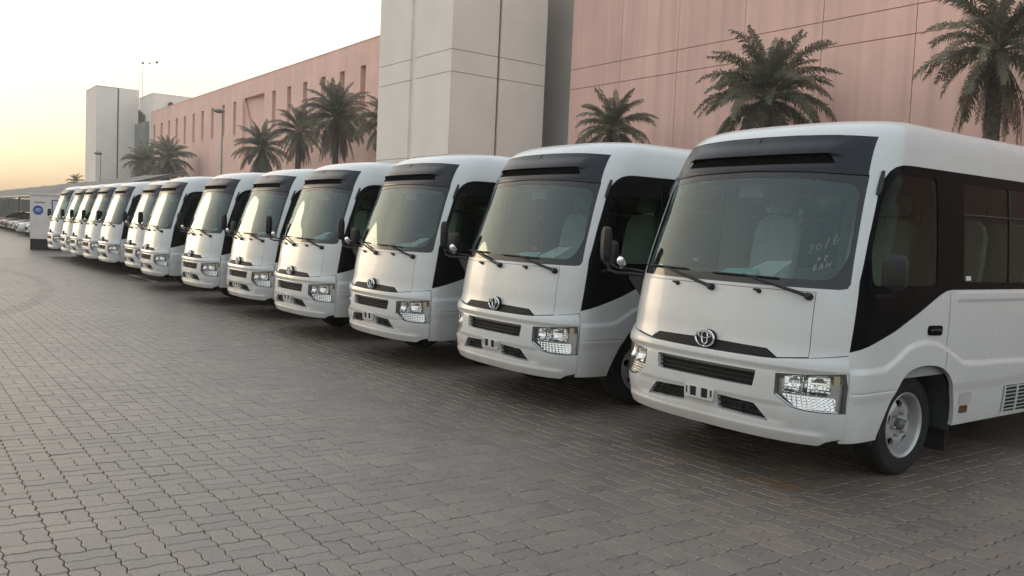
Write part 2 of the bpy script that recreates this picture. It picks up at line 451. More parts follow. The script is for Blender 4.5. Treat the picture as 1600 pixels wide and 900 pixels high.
PV = [.30,.42,.55,.75,.88,.97,1.10,1.365,1.8,2.15,2.30,2.42,2.50,2.57,2.64,2.72,2.84]
fZ = pchip(PV, [.30,.42,.55,.75,.88,.97,1.10,1.365,1.8,2.15,2.295,2.405,2.47,2.515,2.548,2.572,2.590])
fW = pchip(PV, [1.0,1.02,1.03,1.038,1.04,1.04,1.038,1.03,1.005,.972,.955,.935,.912,.88,.83,.76,.64])
fF = pchip(PV, [.07,.02,.0,.008,.028,.048,.064,.11,.245,.37,.435,.50,.56,.63,.72,.84,1.02])
DW, DD, NN, BL = 1.04, .45, 2.6, 6.95
tu, tx, ty = [], [], []
acc = qx = qy = 0.0
for i in range(301):
    t = i/300*math.pi/2
    x = DW*math.sin(t)**(2/NN); y = DD*(1-max(0.0, math.cos(t))**(2/NN))
    acc += math.hypot(x-qx, y-qy); qx, qy = x, y
    tu.append(acc); tx.append(x); ty.append(y)
UC = tu[-1]                      # end of the front corner
US = UC + (BL - 2*.35 - DD + .35)  # start of the rear corner
RR = .35                         # rear corner radius
UR = US + RR*math.pi/2
UE = UR + DW - RR
def lerp_tab(v, xs, ys):
    i = min(max(bisect.bisect_right(xs, v)-1, 0), len(xs)-2)
    d = xs[i+1]-xs[i]
    return ys[i]+(ys[i+1]-ys[i])*((v-xs[i])/d if d > 1e-12 else 0)
def plan(u):
    a = abs(u); s = 1.0 if u >= 0 else -1.0
    if a <= UC: return s*lerp_tab(a, tu, tx), lerp_tab(a, tu, ty)
    if a <= US: return s*DW, DD+a-UC
    yb = DD+US-UC
    if a <= UR:
        t = (a-US)/RR; return s*(DW-RR+RR*math.cos(t)), yb+RR*math.sin(t)
    return s*max(0.0, DW-RR-(a-UR)), yb+RR
def fade(y): return 1.0 if y < 2.6 else max(-.25, 1-(y-2.6)/3.2)
def S(u, v):
    x, y = plan(u)
    return (x*fW(v)/DW, y+fF(v)*fade(y), fZ(v))
def ux(x, v): return math.copysign(lerp_tab(abs(x)*DW/fW(v), tx, tu), x)
def uy(y, v, s=1):
    lo, hi = 0.0, US
    for _ in range(40):
        m = (lo+hi)/2
        if S(m, v)[1] < y: lo = m
        else: hi = m
    return s*(lo+hi)/2
def Bm(p): return (p[1], -p[0], p[2])          # bus frame (right, back, up) -> object frame
def snorm(u, v):
    e = 1e-3
    a = Vector(S(u+e, v))-Vector(S(u-e, v)); b = Vector(S(u, v+e))-Vector(S(u, v-e))
    return a.cross(b).normalized()
_sc = {}
def SN(u, v):
    k = (round(u, 5), round(v, 5))
    r_ = _sc.get(k)
    if r_ is None:
        r_ = (Vector(S(u, v)), snorm(u, v)); _sc[k] = r_
    return r_

def dens(pts, step=.05, closed=True):
    out = []; n = len(pts)
    for i in range(n if closed else n-1):
        a, b = pts[i], pts[(i+1) % n]; d = math.hypot(b[0]-a[0], b[1]-a[1]); k = max(1, int(d/step))
        out += [(a[0]+(b[0]-a[0])*j/k, a[1]+(b[1]-a[1])*j/k) for j in range(k)]
    if not closed: out.append(pts[-1])
    return out
def fx(pts, step=.05): return [(ux(x, z), z) for x, z in dens(pts, step)]            # polygon given in (x, height) on the front
def fy(pts, s=1, step=.08):                                                             # polygon given in (y, height) on a side
    q = [(uy(y, z, s), z) for y, z in dens(pts, step)]
    return q if s > 0 else list(reversed(q))
def roundpoly(pts, r, n=4):
    """round the corners of a polygon; r scalar or per-corner list"""
    out = []; m = len(pts)
    for i in range(m):
        rr = r[i] if isinstance(r, (list, tuple)) else r
        p0, p, p2 = Vector(pts[i-1]), Vector(pts[i]), Vector(pts[(i+1) % m])
        a = (p0-p); b = (p2-p); rr = min(rr, a.length*.45, b.length*.45)
        if rr < 1e-4: out.append(tuple(p)); continue
        A = p+a.normalized()*rr; C = p+b.normalized()*rr
        for k in range(n+1):
            t = k/n; out.append(tuple(A*(1-t)**2+p*2*t*(1-t)+C*t*t))
    return out

def domain(outer, holes, us, vs):
    bm = bmesh.new(); edges = []
    for loop in [outer]+list(holes):
        vv = [bm.verts.new((p[0], p[1], 0)) for p in loop]
        for i in range(len(vv)):
            try: edges.append(bm.edges.new((vv[i], vv[(i+1) % len(vv)])))
            except ValueError: pass
    bmesh.ops.triangle_fill(bm, use_beauty=True, use_dissolve=False, edges=edges, normal=(0, 0, 1))
    x0 = min(p[0] for p in outer); x1 = max(p[0] for p in outer); y0 = min(p[1] for p in outer); y1 = max(p[1] for p in outer)
    for c, ax, lo, hi in [(c, 0, x0, x1) for c in us]+[(c, 1, y0, y1) for c in vs]:
        if lo+1e-4 < c < hi-1e-4:
            co = (c, 0, 0) if ax == 0 else (0, c, 0); no = (1, 0, 0) if ax == 0 else (0, 1, 0)
            bmesh.ops.bisect_plane(bm, geom=bm.verts[:]+bm.edges[:]+bm.faces[:], dist=1e-5, plane_co=co, plane_no=no)
    for f in bm.faces:
        f.normal_update()
        if f.normal.z < 0: f.normal_flip()
    bm.verts.index_update()
    pts = [(v.co.x, v.co.y) for v in bm.verts]
    faces = [tuple(v.index for v in f.verts) for f in bm.faces]
    bnd = []
    for f in bm.faces:
        for l in f.loops:
            if l.edge.is_boundary: bnd.append((l.vert.index, l.link_loop_next.vert.index))
    bm.free()
    return pts, faces, bnd

def rng(a, b, st):
    n = max(1, int(round((b-a)/st))); return [a+(b-a)*i/n for i in range(n+1)]
def patch(name, mat, parent, outer, holes=(), e=0.0, t=.02, step=.05, us=None, vs=None, mapf=None, extra=None):
    """a panel lying on the body surface, e out from it, with edges turned in by t"""
    if us is None: us = rng(min(p[0] for p in outer), max(p[0] for p in outer), step)
    if vs is None: vs = rng(min(p[1] for p in outer), max(p[1] for p in outer), step)
    pts, faces, bnd = domain(outer, holes, us, vs)
    ef = e if callable(e) else (lambda u, v: e)
    P, Nn = [], []
    h = 2e-3
    for u, v in pts:
        p, n = SN(u, v); P.append(p+n*ef(u, v))
        if callable(e):
            q1, m1 = SN(u+h, v); q2, m2 = SN(u, v+h)
            a = q1+m1*ef(u+h, v)-P[-1]; b = q2+m2*ef(u, v+h)-P[-1]
            n2 = a.cross(b)
            n = n2.normalized() if n2.length > 1e-12 else n
        Nn.append(n)
    V = [Bm(p) for p in P]; F = list(faces); nl = []
    for f in faces:
        for i in f: nl.append(Bm(Nn[i]))
    if t:
        for a, b in bnd:
            o = len(V); na, nb = SN(*pts[a])[1], SN(*pts[b])[1]
            V += [Bm(P[b]), Bm(P[a]), Bm(P[a]-na*t), Bm(P[b]-nb*t)]
            F.append((o, o+1, o+2, o+3))
            fn = (Vector(V[o+1])-Vector(V[o])).cross(Vector(V[o+2])-Vector(V[o])); fn = fn.normalized() if fn.length > 0 else Vector((0, 0, 1))
            nl += [tuple(fn)]*4
    if extra:
        ev, ef_, en = extra; o = len(V); V += ev
        for f, n4 in zip(ef_, en): F.append(tuple(i+o for i in f)); nl += n4
    me = bpy.data.meshes.new(name); me.from_pydata([tuple(p) for p in V], [], F); me.update()
    me.polygons.foreach_set('use_smooth', [True]*len(me.polygons))
    me.normals_split_custom_set([tuple(n) for n in nl])
    me.materials.append(mat)
    return link(bpy.data.objects.new(name, me), parent)

def on(x, z, e=0.0):
    p, n = SN(ux(x, z), z); return Vector(Bm(p+n*e))
def ons(y, z, s=1, e=0.0):
    p, n = SN(uy(y, z, s), z); return Vector(Bm(p+n*e))
def ss(a, b, t):
    t = min(1, max(0, (t-a)/(b-a))); return t*t*(3-2*t)

def make_minibus():
    root = empty('minibus')
    W = M['white']
    # ---- outlines (x, z) on the front and (y, z) on the sides
    ARCH = [(.629,.30),(.632,.38),(.70,.53),(.79,.675),(.90,.79),(1.04,.832),(1.22,.836),(1.40,.803),(1.53,.715),(1.61,.57),(1.65,.40),(1.655,.30)]
    def cat(P, n=5):
        o_ = []
        for i in range(len(P)-1):
            p0, p1, p2, p3 = P[max(i-1, 0)], P[i], P[i+1], P[min(i+2, len(P)-1)]
            for k in range(n):
                t = k/n; o_.append(tuple(.5*(2*p1[c]+(p2[c]-p0[c])*t+(2*p0[c]-5*p1[c]+4*p2[c]-p3[c])*t*t+(3*p1[c]-p0[c]-3*p2[c]+p3[c])*t**3) for c in (0, 1)))
        return o_+[P[-1]]
    ARCH = cat(ARCH)
    ARCHR = [(y+3.935+(.02 if y > 1.2 else -.02), z) for y, z in ARCH]
    BLACK = [(.296,.962),(.335,1.20),(.376,1.431),(.470,1.72),(.573,2.004),(.605,2.075),(.642,2.130),(.69,2.180),(.75,2.214),(.83,2.232),(.93,2.237),(6.05,2.237),(6.2,2.20),(6.24,2.1),(6.24,1.45),(6.2,1.39),(6.1,1.374),(1.507,1.374),(1.42,1.366),(1.328,1.336),(1.05,1.213),(.755,1.094),(.602,1.047),(.45,1.003)]
    WS = [(-.90,1.369),(-.5,1.367),(.5,1.367),(.90,1.369),(.935,1.378),(.945,1.41),(.938,1.50),(.882,2.138),(.5,2.165),(0,2.178),(-.5,2.165),(-.882,2.138),(-.938,1.50),(-.945,1.41),(-.935,1.378)]
    VIS_T = [(.842,2.437),(.6,2.457),(.3,2.468),(0,2.471),(-.3,2.468),(-.6,2.457),(-.842,2.437)]
    HOLE = WS[:8]+[(.874,2.16)]+VIS_T+[(-.874,2.16)]+WS[11:]
    # bumper/bonnet notch
    BT = [(.584,.884),(.794,.909)]     # x,z
    ysB = .289                         # side seam of the bumper
    # ---- body shell
    def archpts(A, s):
        q = [(uy(y, z, s), z) for y, z in dens(A, .06, False)]
        return q if s > 0 else list(reversed(q))
    z0 = .352
    AF = [p for p in ARCH if p[1] > .36]; AF = [(.630,z0)]+AF+[(1.653,z0)]
    AR = [(y+3.935+(.02 if y > 1.2 else -.02), z) for y, z in AF]
    out = [(-UE, z0)]
    out += archpts(AR, -1)+archpts(AF, -1)
    out += [(uy(ysB, z0, -1), z0)]
    out += [(uy(ysB, z, -1), z) for z in (.45,.6,.75,.85,.944)]
    out += [(ux(-x, z), z) for x, z in dens([(.90,.925),(.794,.908)], .03, False)]
    out += [(ux(-x, z), z) for x, z in dens([(.790,1.0),(.775,1.345),(-.775,1.345),(-.790,1.0)], .05, False)]
    out += [(ux(x, z), z) for x, z in dens([(.794,.908),(.90,.925)], .03, False)]
    out += [(uy(ysB, z, 1), z) for z in reversed((.45,.6,.75,.85,.944))]
    out += [(uy(ysB, z0, 1), z0)]
    out += archpts(AF, 1)+archpts(AR, 1)
    out += [(UE, z0), (UE, 2.84)]
    out += [(u, 2.84) for u in reversed(rng(-UE, UE, .12)[1:-1])]
    out += [(-UE, 2.84)]
    holes = [fx(HOLE, .04), fy(BLACK, 1, .06), fy(BLACK, -1, .06)]
    RW = roundpoly([(-.72,1.45),(.72,1.45),(.70,2.12),(-.70,2.12)], .1)
    def rear(pts, s):
        q = [((UR+(DW-RR)-abs(x)*DW/fW(z)), z) for x, z in pts]
        return q
    # crease lines along the side
    CY = [.2,.289,.625,.80,.93,1.05,1.15,1.30,1.43,1.58,1.73,2.2,2.7,4.3]
    CZ = [.85,.85,.858,.925,.99,1.013,1.018,1.0,.96,.895,.842,.825,.816,.80]
    cz = pchip(CY, CZ)
    def crease(y):
        if y < 3.2: return cz(y)
        yy = y-3.935
        if yy < .35: return .80+.05*ss(-.2, .35, yy)
        return cz(min(yy, 2.7))
    def disp(u, v):
        p = S(u, v); y = p[1]
        if v > 1.36 or y < .24: return 0.0
        k = ss(.24, .34, y)*(1-ss(US-.1, US, abs(u)))
        c = crease(y)
        d = .016*(1-ss(c-.035, c+.01, v))            # lower side stands proud of the waist
        d -= .010*(1-ss(.60, .69, v))*1.0               # tucks in again at the sill
        d += .006*ss(1.285, 1.305, v)*ss(1.55, 1.62, y)*(1-ss(1.345,1.362,v))
        d -= .004*math.exp(-((v-.688)/.006)**2)*(1-ss(.75, .80, y))
        return d*k
    us = [s*c for s in (-1, 1) for c in rng(0, UC, .06)+rng(UC+.04, UC+1.6, .042)+rng(UC+1.8, US, .3)+rng(US, UE, .15)]
    vs = rng(.33,.58,.08)+rng(.585,.83,.022)+rng(.84,1.04,.011)+[1.1,1.2,1.27,1.29,1.30,1.31,1.34,1.355]+rng(1.4,2.2,.1)+rng(2.24,2.84,.035)
    vs += [.678,.683,.688,.693,.698]
    us = sorted(set(round(c, 4) for c in us)); vs = sorted(set(round(c, 4) for c in vs))
    # roof cap
    ev, ef_, en = [], [], []
    caps = rng(0, UE, .12); nx = 10
    def capP(u, s):
        a = S(u, 2.84); w = a[0]
        return Vector((w*s, a[1], a[2]+.030*(w/.64)**2*(1-s*s)))
    for i, u in enumerate(caps):
        for k in range(nx+1): ev.append(Bm(capP(u, 1-2*k/nx)))
    for i in range(len(caps)-1):
        for k in range(nx):
            f = (i*(nx+1)+k, (i+1)*(nx+1)+k, (i+1)*(nx+1)+k+1, i*(nx+1)+k+1)
            nn = []
            for j in f:
                w = abs(ev[j][1]); sgn = -ev[j][1]
                slope = .06*sgn/.64/.64*.9
                front = -.10*max(0, 1-(ev[j][0]-1.0)/.8) if ev[j][0] < 1.8 else 0
                nn.append(tuple(Vector((front, -slope, 1)).normalized()))
            a, b, c = Vector(ev[f[0]]), Vector(ev[f[1]]), Vector(ev[f[2]])
            if (b-a).cross(c-a).z < 0: f = tuple(reversed(f)); nn.reverse()
            ef_.append(f); en.append(nn)
    patch('body', W, root, out, holes, e=disp, t=.03, us=us, vs=vs, extra=(ev, ef_, en))
    # ---- inner lining (same openings, a little smaller)
    def grow(poly, k):  # polygon shrink towards its middle in the domain
        cx = sum(p[0] for p in poly)/len(poly); cy = sum(p[1] for p in poly)/len(poly)
        return [(cx+(p[0]-cx)*k, cy+(p[1]-cy)*k) for p in poly]
    # ---- windows
    DOORW = roundpoly([(.47,1.405),(1.285,1.405),(1.285,2.165),(.735,2.165),(.60,1.98),(.475,1.62)], [.06,.04,.05,.1,.08,.05], 5)
    SIDEW = [roundpoly([(a,1.43),(b,1.43),(b,2.16),(a,2.16)], .05) for a, b in ((1.66,3.10),(3.20,4.62),(4.72,6.12))]
    lining_holes = [fx(roundpoly([(-.90,1.40),(.90,1.40),(.86,2.14),(-.86,2.14)], .10), .08)]
    for s in (1, -1):
        lining_holes += [fy(w, s, .1) for w in [DOORW]+SIDEW]
    patch('interior_trim', M['trim'], root, [(-UE,.75),(UE,.75),(UE,2.72)]+[(u, 2.72) for u in reversed(rng(-UE,UE,.3)[1:-1])]+[(-UE,2.72)], lining_holes, e=-.035, t=0,
          us=[s*c for s in (-1,1) for c in rng(0,UC,.12)+rng(UC,UE,.5)], vs=rng(.75,2.72,.15))
    hl = MB()
    hv = []
    for i, u in enumerate(rng(0, UE, .3)):
        a = S(u, 2.72); hv.append((a[1], -a[0]*.97, a[2]-.03)); hv.append((a[1], a[0]*.97, a[2]-.03))
    hl.add(hv, [(2*i, 2*i+1, 2*i+3, 2*i+2) for i in range(len(hv)//2-1)])
    hl.build('headliner', M['trim'], root)
    for s in (1, -1):
        pn = patch('window_surround', M['blackgloss'], root, fy(BLACK, s, .06), [fy(w, s, .08) for w in [DOORW]+SIDEW], e=-.005, t=.012, step=.16)
        for w in [DOORW]+SIDEW:
            patch('side_window', M['sideglass'], root, fy(w, s, .08), e=-.010, t=0, step=.2)
        # sliding-sash bars
        mb = MB()
        for a in (2.38, 3.91, 5.42):
            mb.tube([ons(a, z, s, -.008) for z in rng(1.43,2.16,.12)], .012, 6)
        for a, b in ((1.66,3.10),(3.20,4.62),(4.72,6.12)):
            mb.tube([ons(y, 1.93, s, -.010) for y in rng(a, b, .3)], .010, 6)
        mb.build('sash_bar', M['plastic'], root)
    # ---- windscreen with black border
    WG = roundpoly([(-.86,1.425),(.86,1.425),(.905,1.60),(.855,2.085),(.45,2.125),(0,2.138),(-.45,2.125),(-.855,2.085),(-.905,1.60)], [.15,.15,.05,.09,.1,.1,.1,.09,.05], 6)
    ws = patch('windscreen', M['glass'], root, fx(WG, .06), e=-.007, t=0, step=.08)
    patch('windscreen_border', M['frit'], ws, fx(WS, .05), [fx(WG, .06)], e=-.005, t=.012, step=.08)
    # ---- dark visor panel with its air slot
    SLOT = roundpoly([(-.668,2.232),(.668,2.232),(.62,2.296),(-.62,2.296)], .02, 3)
    VIS = [(-.878,2.146),(-.5,2.173),(0,2.186),(.5,2.173),(.878,2.146)]+VIS_T
    def vdisp(u, v):
        p = S(u, v); k = 1-ss(.62, .74, abs(p[0]))
        return -.004+k*(.026*ss(2.27,2.298,v)*(1-ss(2.31,2.43,v))+.006*ss(2.17,2.2,v)*(1-ss(2.2,2.232,v)))
    vis = patch('roof_visor', M['visor'], root, fx(VIS, .04), [fx(SLOT, .04)], e=vdisp, t=.022, us=rng(-1.2,1.2,.05), vs=rng(2.14,2.48,.016))
    patch('visor_slot', M['slot_shade'], vis, fx([(-.68,2.226),(.68,2.226),(.63,2.302),(-.63,2.302)], .06), e=-.009, t=0, step=.1)  # shallow black sheet, paints the shade inside the slot
    mb = MB(); mb.tube([on(0.0, z, .016 if z < 2.36 else -.002) for z in rng(2.32, 2.465, .02)], .0022, 4)
    mb.build('joint', M['deep'], vis)
    # ---- bonnet flap
    HOOD = [(-.790,.914),(-.590,.890),(-.505,.940),(-.13,.948),(.13,.948),(.505,.940),(.590,.890),(.790,.914),(.786,1.0),(.771,1.341),(-.771,1.341),(-.786,1.0)]
    hood = patch('bonnet_flap', W, root, fx(HOOD, .05), e=.0, t=.025, step=.06)
    # ---- bumper
    HL = [(.603,.785),(.80,.799),(.92,.812),(.990,.821),(1.003,.74),(.9985,.556),(.90,.553),(.80,.557),(.727,.569),(.606,.642)]
    MG = roundpoly([(-.445,.668),(.445,.668),(.462,.782),(-.462,.782)], .012, 2)
    FOG = roundpoly([(.160,.460),(.575,.444),(.462,.556),(.150,.566)], .015, 3)
    FOGL = [(-x, z) for x, z in reversed(FOG)]
    HLl = [(-x, z) for x, z in reversed(HL)]
    HLp = list(reversed(HL)); HLlp = list(reversed(HLl))
    bo = [(uy(ysB-.004, z, -1), z) for z in (.385,.45,.55,.7,.85,.938)]
    bo += [(ux(x, z), z) for x, z in dens([(-.90,.919),(-.790,.902),(-.586,.878),(-.50,.874),(-.15,.871),(.15,.871),(.50,.874),(.586,.878),(.790,.902),(.90,.919)], .05, False)]
    bo += [(uy(ysB-.004, z, 1), z) for z in reversed((.385,.45,.55,.7,.85,.938))]
    bo += [(ux(x, z), z) for x, z in dens([(.90,.362),(.86,.338),(.72,.335),(-.72,.335),(-.86,.338),(-.90,.362)], .05, False)]
    bo.reverse()
    def bdisp(u, v):
        d = .010
        ax = abs(S(u, v)[0])
        d += .014*(1-ss(.395,.43,v))*(1-ss(.86,.93,ax))                 # lip at the bottom edge
        d += .016*ss(.800,.835,v)*(1-ss(.86,.93,v))*(1-.4*ss(.9,1.0,ax))   # brow over grille and lamps
        d -= .010*ss(.43,.47,v)*(1-ss(.56,.60,v))*(1-ss(.62,.74,ax))    # hollow round the lower intakes
        return d
    bump = patch('front_bumper', W, root, bo, [fx(MG, .05), fx(FOG, .05), fx(FOGL, .05), fx(HLp, .04), fx(HLlp, .04)], e=bdisp, t=.05,
                 us=rng(-1.35, 1.35, .035), vs=rng(.33,.95,.016))
    gr = patch('grille', M['deep'], root, fx([(-.47,.655),(.47,.655),(.48,.79),(-.48,.79)], .1), e=-.05, t=0, step=.2)
    for z in (.697,.727,.757):
        mb = MB(); mb.tube([on(x, z, -.022) for x in rng(-.455,.455,.13)], .0065, 6); mb.build('grille_slat', M['grille'], gr)
    for s in (-1, 1):
        it = patch('lower_intake', M['deep'], root, fx(sorted([(s*.13,.43),(s*.60,.43)])+sorted([(s*.60,.58),(s*.13,.58)], reverse=True), .1), e=-.04, t=0, step=.2)
        mb = MB()
        for z in (.487,.527): mb.tube([on(s*x, z, -.02) for x in (.16,.25,.35,.45,.53)], .006, 5)
        mb.build('grille_slat', M['grille'], it)
        mb = MB(); mb.lathe([(.03,0),(.045,.012),(.03,.02)], on(s*.38,.508,-.03), (-1,0,0), 14); mb.build('fog_lamp_blank', M['grille'], it)
    # ---- black strip and emblem
    STR = [(-.582,.884),(-.13,.876),(0,.868),(.13,.876),(.582,.884),(.503,.936),(.13,.944),(0,.95),(-.13,.944),(-.503,.936)]
    strip = patch('nose_strip', M['grille'], root, fx(STR, .05), e=.003, t=.02, step=.08)
    em = MB(); ec = on(0, .945, .022)
    em.lathe([(.001,.004),(.083,.004),(.091,-.002),(.092,-.03)], (0,0,0), (-1,0,0), 36)
    em.v = [(ec.x+p[0]-.0, ec.y+p[1], ec.z+p[2]*.70) for p in em.v]
    emb = em.build('emblem', M['plastic'], root)
    def ell(a, b, dz, rad, n=36):
        q = MB(); pts = [(ec.x-.010, ec.y+a*math.cos(k*2*math.pi/n), ec.z+dz+b*math.sin(k*2*math.pi/n)) for k in range(n+1)]
        q.tube(pts, rad, 6, False); return q
    for a, b, dz, rd in ((.086,.060,0,.0074),(.028,.049,.006,.0056),(.061,.022,.024,.0054)):
        ell(a, b, dz, rd).build('emblem_ring', M['chrome'], emb)
    # ---- number plate bracket: pale plate with dark cut-outs
    pb = patch('plate_bracket', W, root, fx(roundpoly([(-.135,.508),(.135,.508),(.14,.592),(-.14,.592)], .008, 2), .05),
               [fx(roundpoly(q, .004, 1), .05) for q in ([(-.125,.53),(-.105,.53),(-.105,.582),(-.125,.582)],[(-.085,.520),(-.022,.520),(-.022,.588),(-.085,.588)],[(.022,.520),(.085,.520),(.085,.588),(.022,.588)],[(.105,.53),(.125,.53),(.125,.582),(.105,.582)])], e=.022, t=.016, step=.1)
    patch('bracket_cavity', M['deep'], pb, fx([(-.128,.512),(.128,.512),(.13,.589),(-.13,.589)], .1), e=.0135, t=0, step=.2)
    # ---- headlamps
    for s in (-1, 1):
        def fs(pts, st=.05):
            q = [(s*x, z) for x, z in pts]
            if s < 0: q.reverse()
            return fx(q, st)
        hl_ = patch('headlight', M['smoke'], root, fs(grow2(HLp, 1.06), .04), e=-.050, t=0, step=.06)
        def dish(cx, cz, dep, rx, rz, facet):
            def g(u, v):
                x = abs(S(u, v)[0]); a = (x-cx)/rx; b = (v-cz)/rz
                return -.046+dep*min(1.2, a*a+b*b)+.0004*math.sin(v*300)+.0010*math.sin(u*170)
            return g
        RA = roundpoly([(.662,.668),(.788,.672),(.786,.782),(.660,.773)], .008, 2)
        RB = roundpoly([(.812,.672),(.930,.676),(.938,.700),(.930,.792),(.808,.783)], .012, 2)
        for poly, c, rx, rz in ((RA,(.724,.735),.075,.075),(RB,(.87,.745),.075,.08)):
            rf = patch('reflector', M['reflector'], hl_, fs(poly, .03), e=dish(c[0], c[1], .036, rx, rz, .003), t=.012, us=rng(-1.4,1.4,.010), vs=rng(.64,.82,.005))
            mb = MB(); bc = on(s*c[0], .725, -.030); mb.lathe([(.001,.024),(.008,.022),(.011,.012),(.012,-.004)], bc, (-1,0,0), 12); mb.build('bulb', M['lens'], rf)
        mb = MB(); mb.tube([on(s*.80, z, -.012) for z in rng(.668,.785,.03)], .009, 6); mb.tube([on(s*x, .664+.006*(x-.65)/.3, -.012) for x in rng(.652,.935,.05)], .005, 6); mb.build('divider', M['chrome'], hl_)
        def ribs(u, v): return -.020+.006*math.sin(u*190)*math.sin(v*170)
        patch('lower_reflector', M['reflector'], hl_, fs(roundpoly([(.735,.580),(.80,.568),(.965,.566),(.965,.652),(.655,.652),(.650,.645)], .01, 2), .03), e=lambda u, v: -.018-.28*(v-.61)+.0016*math.sin(u*190+v*60)+.0008*math.sin(v*330), t=.012, us=rng(-1.4,1.4,.010), vs=rng(.55,.66,.005))
        patch('turn_signal', M['amber'], hl_, fs(roundpoly([(.948,.742),(.976,.742),(.974,.806),(.946,.802)], .006, 2), .03), e=-.012, t=.012, step=.03)
        mb = MB(); mb.tube([on(s*x, z, -.004) for x, z in dens([(.612,.643),(.728,.576),(.80,.564),(.90,.560),(.972,.562)], .03, False)], .0045, 6)
        mb.tube([on(s*x, z, -.004) for x, z in dens([(.612,.778),(.80,.792),(.955,.808)], .03, False)], .0050, 6)
        mb.build('lamp_trim', M['chrome'], hl_)
        patch('lens', M['lens'], hl_, fs(HLp, .04), e=.004, t=0, step=.05)
    # ---- wipers and washer jets
    for piv, knee, b0, b1 in (((.735,1.312),(.24,1.425),(-.05,1.424),(.50,1.419)),((-.03,1.318),(-.55,1.432),(-.85,1.436),(-.32,1.436))):
        mb = MB(); pv = on(piv[0], piv[1], .012)
        mb.lathe([(.001,.034),(.018,.032),(.024,.02),(.026,-.02)], pv, (-1,0,.2), 12)
        n = 9
        mb.tube([on(piv[0]+(knee[0]-piv[0])*t_, piv[1]+(knee[1]-piv[1])*(t_**.9), .030+.006*math.sin(t_*3)) for t_ in [i/n for i in range(n+1)]], [.014-.007*i/n for i in range(n+1)], 6)
        wp = mb.build('wiper', M['plastic'], root)
        mb = MB(); mb.tube([on(b0[0]+(b1[0]-b0[0])*i/10, b0[1]+(b1[1]-b0[1])*i/10, .012) for i in range(11)], .0075, 6)
        mb.tube([on(b0[0]+(b1[0]-b0[0])*i/10, b0[1]+(b1[1]-b0[1])*i/10, .022) for i in range(2, 9)], .006, 5)
        mb.build('blade', M['plastic'], wp)
    for x in (-.38, .38):
        mb = MB(); c = on(x, 1.322, .004); mb.lathe([(.001,.02),(.013,.016),(.017,0),(.017,-.01)], c, (-1,0,.3), 10)
        mb.tube([c+Vector((-.012, .0, .006)), c+Vector((-.02, .022 if x > 0 else .022, .010)), c+Vector((-.02,.034,.010))], [.011,.009,.007], 6)
        mb.build('washer_jet', M['plastic'], root)
    # ---- side fittings, both sides
    for s in (1, -1):
        patch('door_handle', M['blackgloss'], root, fy(roundpoly([(1.165,1.052),(1.365,1.045),(1.37,1.118),(1.17,1.122)], .03, 3), s, .05), e=.006, t=.012, step=.05)
        mb = MB(); mb.tube([ons(1.19, 1.085, s, .008), ons(1.22,1.09,s,.022), ons(1.31,1.088,s,.022), ons(1.34,1.08,s,.008)], .010, 6); mb.build('grip', M['plastic'], root.children[-1])
        def gap(pts, w=.0035):
            q = MB(); P3 = [ons(y, z, s, .0) for y, z in dens(pts, .03, False)]
            vv = []
            dp = [disp(uy(y, z, s), z) for y, z in dens(pts, .03, False)]
            for k, (y, z) in enumerate(dens(pts, .03, False)):
                d2 = dens(pts, .03, False); a = d2[max(k-1, 0)]; b = d2[min(k+1, len(d2)-1)]
                tx_, tz_ = b[0]-a[0], b[1]-a[1]; l = math.hypot(tx_, tz_) or 1; nx_, nz_ = -tz_/l*w/2, tx_/l*w/2
                vv += [ons(y+nx_, z+nz_, s, dp[k]+.0012), ons(y-nx_, z-nz_, s, dp[k]+.0012)]
            q.add(vv, [(2*k, 2*k+1, 2*k+3, 2*k+2) for k in range(len(vv)//2-1)])
            return q
        dg = gap([(1.47,1.355),(1.462,1.10),(1.44,.95),(1.425,.815)]).build('door_gap', M['deep'], root)
        gap([(.385,1.425),(.325,1.421)], .004).build('pillar_gap', M['deep'], root) if False else None
        mb = MB(); mb.tube([ons(y, z, s, .006) for y, z in ((.572,2.01),(.590,2.05),(.615,2.11),(.642,2.175))], [.013,.017,.017,.012], 8); mb.build('door_hinge_cover', M['plastic'], root)
        patch('marker_lamp', M['clearlamp'], root, fy(roundpoly([(1.69,.515),(1.87,.51),(1.872,.598),(1.692,.602)], .012, 2), s, .05), e=lambda u, v: disp(u, v)+.005, t=.012, step=.1)
        patch('side_reflector', M['orange'], root, fy(roundpoly([(1.715,.443),(1.835,.440),(1.836,.497),(1.716,.5)], .01, 2), s, .05), e=lambda u, v: disp(u, v)+.005, t=.012, step=.1)
        # louvred vent
        vt = patch('louvre_panel', M['deep'], root, fy([(2.40,.392),(3.05,.38),(3.05,.598),(2.40,.606)], s, .1), e=lambda u, v: disp(u, v)+.003, t=0, step=.1)
        for k in range(7):
            z = .403+.0305*k
            mb = MB(); q = []
            for y in rng(2.40, 3.05, .33):
                q += [ons(y, z, s, .012), ons(y, z+.009, s, .020), ons(y, z+.011, s, .012)]
            f = []
            for i in range(len(q)//3-1): f += [(3*i, 3*i+3, 3*i+4, 3*i+1), (3*i+1, 3*i+4, 3*i+5, 3*i+2)]
            mb.add(q, f); mb.build('louvre', W, vt)
        for y in (2.405, 2.62, 2.83, 3.045):
            mb = MB(); mb.tube([ons(y, z, s, .016) for z in rng(.39,.605,.07)], .009, 5); mb.build('louvre_post', W, vt)
    stk = patch('window_sticker', M['sticker'], root, fy([(1.70,1.442),(1.775,1.442),(1.775,1.475),(1.70,1.475)], 1, .05), e=-.008, t=0, step=.1)
    # ---- passenger side mirror on a long arm
    mb = MB()
    br = [(-.905,.31,1.135),(-.95,.30,1.15),(-1.085,.27,1.31),(-1.09,.27,1.335),(-.93,.275,1.345),(-.90,.30,1.33)]
